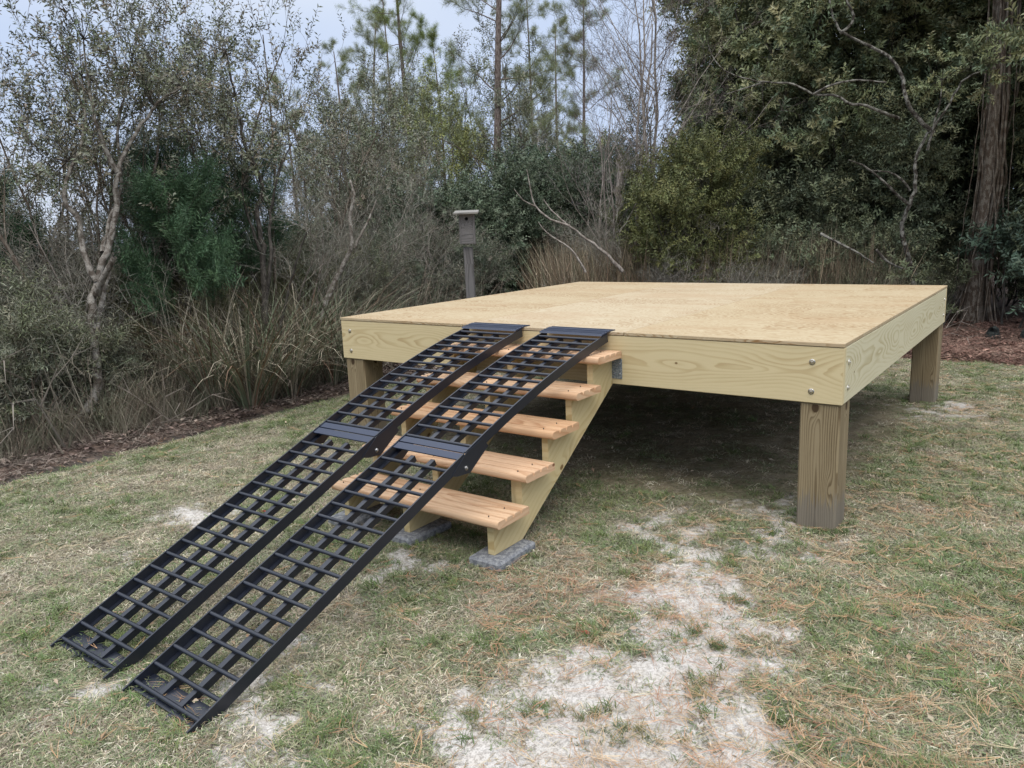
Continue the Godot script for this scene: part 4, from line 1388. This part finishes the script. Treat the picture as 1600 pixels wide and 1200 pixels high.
	for k in list.size():
		var e: Array = list[k]
		plant("undergrowth_bush", e[2], "bush", under, e[0], with(K.shrub, {lean = 0.65 if k < 7 else 0.34, sprays = 5, sprays_low = 4, size = 1.4 if k < 7 else 1.8, cols = [Color(0.13, 0.155, 0.09), Color(0.17, 0.185, 0.105), Color(0.11, 0.135, 0.085)]}), e[1], 740 + k, fine, N.leaf, M.bark_dark, "stems", "foliage")
	# the lichen-spotted tree with its long bare limbs
	a = MB.new()
	root = Vector3(-0.91, 0.40, -7.94)
	drawn_limbs(a, [
		[[Vector3(-0.88, 0.13, -7.94), Vector3(-0.96, 0.75, -7.93), Vector3(-1.06, 1.14, -7.81), Vector3(-1.13, 1.40, -7.80), Vector3(-1.05, 1.65, -7.71), Vector3(-0.98, 1.86, -7.73), Vector3(-0.99, 2.18, -7.72), Vector3(-0.92, 2.54, -7.74), Vector3(-0.81, 2.61, -7.75), Vector3(-0.67, 2.91, -7.77), Vector3(-0.52, 3.22, -7.89), Vector3(-0.33, 3.31, -8.01)], 0.040, 0.010],
		[[Vector3(-0.80, 2.59, -7.75), Vector3(-1.01, 2.82, -7.62), Vector3(-1.09, 2.98, -7.51), Vector3(-1.14, 3.22, -7.50), Vector3(-1.24, 3.46, -7.48), Vector3(-1.45, 3.65, -7.44), Vector3(-1.66, 3.78, -7.39), Vector3(-1.92, 3.95, -7.33), Vector3(-2.03, 4.26, -7.30), Vector3(-2.07, 4.57, -7.29)], 0.030, 0.010],
		[[Vector3(-1.19, 2.80, -7.59), Vector3(-1.30, 2.85, -7.36), Vector3(-1.54, 2.97, -7.21), Vector3(-1.67, 2.98, -7.08), Vector3(-1.82, 3.10, -7.05), Vector3(-2.08, 3.13, -6.87), Vector3(-2.32, 3.28, -6.81), Vector3(-2.63, 3.32, -6.60), Vector3(-2.86, 3.38, -6.42), Vector3(-3.09, 3.51, -6.33), Vector3(-3.22, 3.68, -6.28), Vector3(-3.27, 3.89, -6.26)], 0.022, 0.005],
		[[Vector3(-2.08, 3.13, -6.87), Vector3(-1.88, 3.23, -6.93), Vector3(-1.61, 3.27, -7.10), Vector3(-1.30, 3.22, -7.26)], 0.018, 0.008],
		[[Vector3(-2.63, 3.32, -6.60), Vector3(-2.85, 3.27, -6.53), Vector3(-3.04, 3.20, -6.35)], 0.014, 0.006],
		[[Vector3(-1.05, 1.71, -7.71), Vector3(-1.19, 1.87, -7.49), Vector3(-1.37, 2.08, -7.35), Vector3(-1.54, 2.23, -7.31), Vector3(-1.68, 2.30, -7.18)], 0.022, 0.008],
		[[Vector3(-1.04, 1.88, -7.72), Vector3(-1.12, 2.03, -7.60), Vector3(-1.28, 2.13, -7.47), Vector3(-1.46, 2.16, -7.44)], 0.018, 0.008],
		[[Vector3(-1.91, 3.91, -7.33), Vector3(-1.74, 4.06, -7.37), Vector3(-1.85, 4.31, -7.35), Vector3(-1.89, 4.54, -7.34)], 0.022, 0.010],
		[[Vector3(-1.96, 1.36, -7.01), Vector3(-1.68, 1.21, -6.98), Vector3(-1.45, 1.08, -7.03), Vector3(-1.30, 0.97, -7.06)], 0.020, 0.010],
		[[Vector3(-1.32, 1.13, -7.26), Vector3(-1.19, 0.98, -7.28), Vector3(-1.01, 0.86, -7.52)], 0.020, 0.012],
		[[Vector3(-0.86, 2.38, -7.74), Vector3(-0.73, 3.03, -7.66), Vector3(-0.73, 3.22, -7.66)], 0.018, 0.006]], root)
	o = thing("lichen_tree", "crooked pale lichen-spotted trunk with long bare limbs behind the platform", "tree", root)
	part("trunk", a.done(), M.bark_spots, o)
	crown_on(o, [Vector3(-0.33, 3.31, -8.01), Vector3(-2.07, 4.57, -7.29), Vector3(-1.89, 4.54, -7.34), Vector3(-0.73, 3.22, -7.66)], root, 0.5, 45, broad, K.evergreen.cols, N.leaf, 1.0)
	# the thick vine-clad trunk
	a = MB.new()
	root = Vector3(-0.33, 0, -8.95)
	var up := PackedVector3Array()
	var rs := PackedFloat32Array()
	for k in 60:
		var y := -0.1 + k * 0.165
		up.append(Vector3(0.05 * sin(y * 0.7) + y * 0.012, y, 0.04 * cos(y * 0.9)))
		rs.append(0.105 * lerpf(1.0, 0.6, k / 59.0) + 0.09 * exp(-maxf(y, 0.0) * 3.5))
	a.tube(up, rs, 26)
	for k in a.v.size():
		# deep ridges of bark running up the trunk
		var p := a.v[k]
		var an := atan2(a.n[k].z, a.n[k].x)
		a.v[k] = p + a.n[k] * (0.022 * noise.get_noise_2d(an * 6.0 + 0.5 * sin(p.y), p.y * 1.4) + 0.012 * noise2.get_noise_2d(an * 11.0, p.y * 4.0))
	o = thing("vine_clad_tree", "thick dark trunk clad in vines at the right", "tree", root)
	part("trunk", a.done(), M.bark_grey, o)
	rng.seed = 812
	for k in 26:
		var vb := MB.new()
		var pts := PackedVector3Array()
		var vr := PackedFloat32Array()
		var an := rng.randf() * TAU
		var away := rng.randf_range(-0.01, 0.12) if k % 3 else rng.randf_range(0.1, 0.4)
		var thick := rng.randf_range(0.005, 0.017)
		var turn := rng.randf_range(-0.05, 0.05)
		var high := rng.randi_range(14, 34)
		for j in high:
			var y := -0.06 + j * 0.2
			an += turn + rng.randf_range(-0.16, 0.16)
			var rr := 0.105 + away * (1.0 - 0.8 * float(j) / high) + 0.16 * exp(-maxf(y, 0.0) * 4.0) + rng.randf_range(-0.008, 0.012)
			pts.append(Vector3(cos(an) * rr + 0.05 * sin(y * 0.7) + y * 0.012, y, sin(an) * rr))
			vr.append(thick * rng.randf_range(0.8, 1.2))
		vb.tube(pts, vr, 5)
		part("vine", vb.done(), M.bark_grey, o)
	crown_on(o, [root + Vector3(-0.8, 5.2, 0.3), root + Vector3(0.9, 5.0, 0.4), root + Vector3(0.2, 6.5, 0.5), root + Vector3(-0.5, 7.5, 0), root + Vector3(1.2, 6.8, 0), root + Vector3(0.8, 8.2, 0.2), root + Vector3(-1.4, 6.6, 0.6)], root, 0.9, 260, broad, K.evergreen.cols, N.leaf, 1.4)
	# young plants with whorled leaves near the platform's far corner
	var whorl := "young whorled-leaf plants by the vine-clad trunk"
	plant("leafy_sapling", "leafy sapling beside the platform's far right corner", "sapling", whorl, Vector3(-0.62, 0, -7.98), with(K.shrub, {stems = 2, n = [3, 2], sprays = 3, sprays_low = 2, size = 1.2, cols = [Color(0.14, 0.155, 0.09)]}), 1.15, 790, broad, N.leaf, M.bark_dark, "stems", "foliage")
	plant("leafy_sapling", "leafy blue-green sapling at the right edge", "sapling", whorl, Vector3(0.16, 0, -8.45), with(K.shrub, {stems = 2, lean = 0.3, n = [4, 3], from = [0.6, 0.3], sprays = 5, sprays_low = 2, size = 1.5, cols = [Color(0.10, 0.14, 0.10)]}), 1.5, 791, broad, N.leaf, M.bark_dark, "stems", "foliage")
	# two dark stones on the litter
	var k2 := 0
	for q in [[Vector3(0.07, 0.03, -7.44), 0.085, 0.11, "dark rounded stone on brown litter beside the vine-clad trunk"], [Vector3(0.46, 0.02, -7.33), 0.13, 0.085, "larger dark flat stone on brown litter at the right edge"]]:
		var sb := MB.new()
		var pp := PackedVector3Array()
		var pr := PackedFloat32Array()
		for j in 9:
			var t := PI * j / 8.0
			pp.append(Vector3(0.012 * sin(j * 1.3 + k2), -cos(t) * q[2], 0.01 * cos(j * 1.7)))
			pr.append(maxf(q[1] * sin(t) * (1.0 + 0.12 * sin(j * 2.1 + k2)), 0.002))
		sb.tube(pp, pr, 11)
		var st := part("stone", sb.done(), M.stone, self, q[0], Vector3(0.2, 0.5 + k2, 0.15))
		st.name = numbered("stone")
		tag(st, q[3], "stone", "dark stones on the litter")
		k2 += 1
	# sedge clumps at the edge of the bed, left
	rng.seed = 66
	var clumps := []
	for k in 5:
		clumps.append(sedge_mesh(150, 1.55, 0.8))
	var edge := [Vector3(-6.19, 0, -0.22), Vector3(-5.72, 0, -0.22), Vector3(-6.06, 0, -0.62), Vector3(-5.43, 0, -0.39), Vector3(-5.49, 0, -0.65), Vector3(-6.34, 0, -0.93), Vector3(-5.49, 0, -0.91), Vector3(-6.28, 0, -1.35), Vector3(-5.79, 0, -1.34), Vector3(-6.00, 0, -1.71), Vector3(-5.56, 0, -1.53), Vector3(-5.68, 0, -1.85), Vector3(-6.45, 0, -1.95), Vector3(-6.06, 0, -2.41), Vector3(-6.28, 0, -2.90), Vector3(-6.49, 0, -0.50), Vector3(-5.93, 0, 0.35), Vector3(-5.83, 0, 1.20), Vector3(-5.87, 0, 1.45), Vector3(-5.83, 0, 0.81), Vector3(-6.37, 0, -3.38), Vector3(-6.50, 0, -2.52)]
	var edge_labels := ["tall arching tan and green sedge clump left of the feathery conifer", "tall arching tan and green sedge clump in front of the feathery conifer's middle", "tall arching tan and green sedge clump under the feathery conifer's right side", "tall arching tan and green sedge clump between the feathery conifer and dark trunk, front row", "tall arching tan and green sedge clump just left of the dark slender trunk", "tall arching tan and green sedge clump between the conifer and dark trunk, back row", "tall arching tan and green sedge clump just right of the dark slender trunk", "tall arching tan and green sedge clump behind the foot of the dark slender trunk", "tall arching tan and green sedge clump second to the right of the dark slender trunk", "tall arching tan and green sedge clump below the grey forked stem's left side", "tall arching tan and green sedge clump at the foot of the grey forked stem", "tall arching tan and green sedge clump nearest the platform's left corner", "tall arching tan and green sedge clump left of the forked stem, back row", "tall arching tan and green sedge clump just behind the platform's left corner", "tall arching tan and green sedge clump seen over the platform's left edge", "tall arching tan and green sedge clump behind the feathery conifer", "small arching tan and green sedge clump right of the leaning trunk's foot", "small arching tan and green sedge clump at the left edge of view", "small arching tan and green sedge clump beyond the left edge of view", "small arching tan and green sedge clump in front of the leaning trunk's foot", "tall arching tan and green sedge clump left of the nest box", "tall arching tan and green sedge clump behind the forked stem"]
	for k in edge.size():
		var c := part("sedge_clump", clumps[k % 5], N.blade, self, edge[k], Vector3(0, k * 2.1, 0))
		c.name = numbered("sedge_clump")
		var sc := 0.72 + 0.28 * fposmod(k * 0.618, 1.0)
		if k >= 16 and k <= 19:
			sc *= 0.42
		c.scale = Vector3(sc * 1.05, sc, sc * 1.05)
		tag(c, edge_labels[k], "grass clump", "sedge clumps along the thicket's edge")
	# far brown grass behind the platform, and reeds deeper in
	var g := Plant.new()
	for k in 2600:
		var f := rng.randf()
		var p := Vector3(-5.2, 0, -5.4).lerp(Vector3(-1.2, 0, -8.0), f) + Vector3(-0.72, 0, -0.69) * rng.randf_range(-0.2, 3.2)
		g.spray(p, (Vector3.UP + rand_dir() * 0.16).normalized(), rng.randf() * TAU, rng.randf_range(0.85, 1.4), tint([Color(0.34, 0.27, 0.18), Color(0.27, 0.19, 0.13), Color(0.39, 0.33, 0.24), Color(0.22, 0.22, 0.14)]))
	for k in 1200:
		var z := rng.randf_range(-4.5, 3.0)
		if z > 0.1 and rng.randf() < 0.8:
			continue
		var p := Vector3(-5.75 - pow(rng.randf(), 1.2) * 3.0, 0, z)
		g.spray(p, (Vector3.UP + rand_dir() * 0.35).normalized(), rng.randf() * TAU, rng.randf_range(0.6, 1.25), tint([Color(0.25, 0.215, 0.165), Color(0.16, 0.16, 0.115), Color(0.20, 0.155, 0.12), Color(0.31, 0.275, 0.215)]))
	for k in 420:
		var p := Vector3(-5.42 - rng.randf() * 0.5, 0, rng.randf_range(-1.6, 3.0))
		g.spray(p, (Vector3.UP + rand_dir() * 0.5).normalized(), rng.randf() * TAU, rng.randf_range(0.2, 0.55), tint([Color(0.27, 0.235, 0.18), Color(0.17, 0.17, 0.115), Color(0.23, 0.18, 0.14)]))
	for k in 1300:
		var x := rng.randf_range(-2.8, -0.75)
		var p := Vector3(x, 0, -7.3 - rng.randf() * 2.2 - 0.25 * (x + 1.0))
		g.spray(p, (Vector3.UP + rand_dir() * 0.45).normalized(), rng.randf() * TAU, rng.randf_range(0.4, 0.95), tint([Color(0.16, 0.145, 0.10), Color(0.115, 0.125, 0.075), Color(0.20, 0.18, 0.135)]))
	scatter("tall_grass", "tall brown grass standing behind the platform and in the thicket", g, blade_mesh(16, 1.05), N.blade)
	# fallen sticks in the bed
	var sticks := Plant.new()
	for k in 420:
		var x := rng.randf_range(-8.0, 1.5)
		var z := rng.randf_range(-10.0, 3.0)
		var b := bed(x, z)
		if b < 0.3 or b > 3.0 or x > -0.9:
			continue
		var d := rand_dir()
		d.y = absf(d.y) * 0.9
		sticks.spray(Vector3(x, 0.02, z), d.normalized(), rng.randf() * TAU, rng.randf_range(1.5, 3.4), tint([Color(0.20, 0.165, 0.13), Color(0.14, 0.115, 0.09), Color(0.30, 0.27, 0.23)]))
	scatter("fallen_sticks", "thin dead sticks lying tangled under the thicket", sticks, twigs, N.twig)
	# a low far wood closing the horizon
	var far := Plant.new()
	for k in 9000:
		var an := deg_to_rad(rng.randf_range(-30.0, 100.0))
		var d := rng.randf_range(36.0, 50.0)
		var h := 1.9 + 1.2 * noise.get_noise_1d(an * 300.0) + 0.8 * noise.get_noise_1d(an * 1300.0 + 50.0)
		var p := Vector3(0.9 - sin(an) * d, rng.randf() * h, 3.9 - cos(an) * d)
		far.spray(p, (Vector3.UP * 0.5 + rand_dir()).normalized(), rng.randf() * TAU, rng.randf_range(3.0, 5.5), tint([Color(0.075, 0.09, 0.06), Color(0.10, 0.11, 0.075), Color(0.115, 0.10, 0.08)]))
	scatter("far_woods", "low dull green wood along the horizon", far, small, N.leaf)

# Foliage round the ends of drawn limbs.
func crown_on(o: Node3D, ends: Array, root: Vector3, reach: float, each: int, mesh: Mesh, cols: Array, m: Material, size: float) -> void:
	var t := Plant.new()
	rng.seed = int(absf(root.x) * 1000.0) + each
	var wood := MB.new()
	for e in ends:
		for k in int(each / 6.0):
			var d := rand_dir()
			d.y = d.y * 0.8 + 0.25
			var tip: Vector3 = e - root + d * reach * rng.randf_range(0.35, 1.0)
			var mid: Vector3 = (e - root).lerp(tip, 0.5) + rand_dir() * reach * 0.12
			wood.tube(PackedVector3Array([e - root, mid, tip]), PackedFloat32Array([0.005, 0.0035, 0.0015]), 3)
			for j in 6:
				var f := rng.randf_range(0.4, 1.0)
				t.spray(mid.lerp(tip, f), (d + rand_dir() * 0.8).normalized(), rng.randf() * TAU, size * rng.randf_range(0.7, 1.2), tint(cols))
	part("twigs", wood.done(), M.bark_dark, o).set_meta("kind", "stuff")
	crown("crown", t, mesh, m, o)

# ---------------------------------------------------------------- materials of the place

func build_materials() -> void:
	M.ply = textured(veneer_image(1024, 1024, 2.5, 2.5), 0.7)
	M.ply_pale = M.ply.duplicate()
	M.ply_pale.albedo_color = Color(1.0, 0.985, 0.975)
	M.ply.albedo_color = Color(0.98, 0.955, 0.92)
	M.fascia = textured(wood_image(1536, 160, 3.66, 0.30, 3, 0.0105, Color(0.765, 0.705, 0.555), Color(0.675, 0.595, 0.44), [[0.25, 0.15, 0.16, 0.04, 0.03, 0.0], [1.6, 0.14, 0.2, 0.04, -0.03, 0.0], [2.72, 0.150, 0.14, 0.030, 0.026, 0.006], [3.2, 0.15, 0.3, 0.03, -0.02, 0.0]], 0.07, 0.12), 0.75)
	M.fascia_side = textured(wood_image(1536, 160, 3.66, 0.30, 8, 0.013, Color(0.77, 0.74, 0.625), Color(0.655, 0.605, 0.465), [[0.5, 0.15, 0.2, 0.04, 0.025, 0.0], [1.2, 0.13, 0.14, 0.035, 0.03, 0.006], [1.95, 0.16, 0.25, 0.04, -0.02, 0.0], [2.8, 0.14, 0.2, 0.04, 0.028, 0.0]], 0.08, 0.12), 0.75)
	M.stringer = textured(wood_image(1024, 128, 3.66, 0.30, 12, 0.020, Color(0.765, 0.70, 0.535), Color(0.67, 0.58, 0.40), [[0.9, 0.1, 0.1, 0.04, 0.05, 0.012], [2.2, 0.2, 0.1, 0.04, 0.05, 0.012]], 0.07), 0.75)
	M.cedar = textured(wood_image(1024, 128, 2.4, 0.30, 21, 0.017, Color(0.785, 0.66, 0.535), Color(0.675, 0.52, 0.39), [[1.3, 0.2, 0.08, 0.03, 0.03, 0.008]], 0.06), 0.6)
	M.cedar_deep = M.cedar.duplicate()
	M.cedar_deep.albedo_color = Color(0.97, 0.935, 0.90)
	M.cedar_pale = M.cedar.duplicate()
	M.cedar_pale.albedo_color = Color(1.0, 0.99, 0.99)
	M.screw = plain(0.10, 0.085, 0.07, 0.5, 0.6)
	M.post = textured(wood_image(768, 192, 1.0, 0.2, 33, 0.0085, Color(0.545, 0.49, 0.385), Color(0.36, 0.305, 0.225), [[0.945, 0.075, 0.06, 0.022, 0.03, 0.017], [0.52, 0.15, 0.08, 0.02, 0.02, 0.0]], 0.012, 0.10, 0.75, 0.9), 0.85)
	M.grey_wood = textured(wood_image(512, 96, 1.5, 0.25, 44, 0.014, Color(0.42, 0.41, 0.405), Color(0.30, 0.29, 0.285), [], 0.03), 0.9)
	M.pale_grey_wood = textured(wood_image(512, 96, 1.5, 0.25, 45, 0.014, Color(0.53, 0.52, 0.50), Color(0.42, 0.41, 0.40), [], 0.03), 0.9)
	M.black = plain(0.0045, 0.0070, 0.0150, 0.40)
	M.plate = plain(0.016, 0.024, 0.050, 0.40)
	M.black.metallic_specular = 0.6
	M.zinc = plain(0.72, 0.71, 0.70, 0.3, 1.0)
	M.galv = triplanar(blotch_image(128, 9, 0.06, Color(0.46, 0.50, 0.54), Color(0.60, 0.63, 0.66), 0.4, 0.6, 0.12), Vector3(9, 9, 9), 0.5)
	M.galv.metallic = 0.6
	M.concrete = triplanar(blotch_image(256, 15, 0.03, Color(0.42, 0.43, 0.45), Color(0.54, 0.545, 0.55), 0.35, 0.65, 0.20), Vector3(4, 4, 4), 0.95)
	M.stone = triplanar(blotch_image(128, 18, 0.05, Color(0.16, 0.17, 0.17), Color(0.26, 0.28, 0.26), 0.4, 0.65, 0.25), Vector3(5, 5, 5), 0.85)
	M.bark_grey = triplanar(blotch_image(256, 51, 0.025, Color(0.33, 0.285, 0.245), Color(0.47, 0.44, 0.40), 0.40, 0.62, 0.3), Vector3(3, 1.2, 3))
	M.bark_dark = triplanar(blotch_image(256, 52, 0.03, Color(0.195, 0.182, 0.168), Color(0.33, 0.312, 0.29), 0.42, 0.68, 0.35), Vector3(4, 1.0, 4))
	M.bark_pale = triplanar(blotch_image(256, 53, 0.025, Color(0.44, 0.405, 0.375), Color(0.62, 0.59, 0.56), 0.40, 0.62, 0.25), Vector3(3, 1.2, 3))
	M.bark_lichen = triplanar(blotch_image(256, 54, 0.02, Color(0.31, 0.28, 0.25), Color(0.55, 0.53, 0.50), 0.42, 0.62, 0.3), Vector3(2.5, 2, 2.5))
	M.bark_spots = triplanar(blotch_image(256, 55, 0.02, Color(0.22, 0.20, 0.18), Color(0.52, 0.51, 0.48), 0.48, 0.62, 0.3), Vector3(2.4, 1.9, 2.4))
	M.bark_pine = triplanar(blotch_image(256, 56, 0.03, Color(0.34, 0.295, 0.27), Color(0.48, 0.44, 0.42), 0.40, 0.62, 0.3), Vector3(2, 0.7, 2))
	N.leaf = leafy(0.85, 0.45)
	N.twig = leafy(0.0, 0.85)
	N.blade = leafy(0.3, 0.7)
	N.turf = leafy(0.25, 0.8)

func sky_image() -> Image:
	# thin high overcast: blue-white near the horizon, brighter overhead, with faint soft cloud
	var n := FastNoiseLite.new()
	n.seed = 14
	n.frequency = 1.0
	n.fractal_octaves = 4
	var w := 512
	var h := 256
	var img := Image.create_empty(w, h, false, Image.FORMAT_RGBF)
	for y in h:
		var el := (0.5 - (y + 0.5) / h) * PI
		for x in w:
			var az := (x + 0.5) / w * TAU
			var d := Vector3(cos(az) * cos(el), sin(el), sin(az) * cos(el))
			var up := clampf(d.y, 0.0, 1.0)
			var low := Color(0.41, 0.49, 0.645)
			var high := Color(1.60, 1.66, 1.76)
			var c := low.lerp(high, smoothstep(0.25, 0.95, up))
			var q := Vector3(d.x, d.y * 2.4, d.z) * 1.5
			var cloud := smoothstep(-0.25, 0.5, n.get_noise_3dv(q))
			c = c.lerp(Color(0.55, 0.595, 0.67) * (1.0 + 1.6 * smoothstep(0.25, 0.95, up)), cloud * 0.6)
			img.set_pixel(x, y, c)
	return img

func _ready() -> void:
	noise.seed = 7
	noise.frequency = 1.0
	noise.fractal_octaves = 3
	noise2.seed = 19
	noise2.frequency = 1.0
	noise2.fractal_octaves = 2
	# camera
	var cam := Camera3D.new()
	cam.name = "camera"
	cam.position = Vector3(0.886, 1.590, 3.926)
	cam.rotation = Vector3(-0.19905, 0.63633, -0.03913)
	cam.fov = 52.93
	cam.near = 0.05
	cam.far = 400.0
	add_child(cam)
	cam.current = true
	# sky and exposure
	var env := Environment.new()
	env.background_mode = Environment.BG_SKY
	var sky := Sky.new()
	var pm := PanoramaSkyMaterial.new()
	pm.panorama = ImageTexture.create_from_image(sky_image())
	sky.sky_material = pm
	env.sky = sky
	env.tonemap_mode = Environment.TONE_MAPPER_LINEAR
	env.tonemap_exposure = 1.45
	env.sdfgi_enabled = true
	env.ssao_enabled = true
	env.ssil_enabled = true
	var we := WorldEnvironment.new()
	we.name = "environment"
	we.environment = env
	add_child(we)
	# the sun behind thin overcast, high and behind the camera's right shoulder
	var sun := DirectionalLight3D.new()
	sun.name = "sun"
	sun.light_energy = 0.4
	sun.light_angular_distance = 35.0
	sun.light_color = Color(1.0, 0.97, 0.92)
	sun.shadow_enabled = true
	add_child(sun)
	sun.look_at_from_position(Vector3(3.0, 9.0, 4.5), Vector3.ZERO)
	build_materials()
	build_ground()
	build_platform()
	build_stairs()
	build_ramp("left black metal folding ramp laid over the stairs to the platform", -1.900, 0.0)
	build_ramp("right black metal folding ramp, nearest the camera, laid over the stairs", -1.288, -0.018)
	build_nest_box()
	build_thicket()
	build_turf()
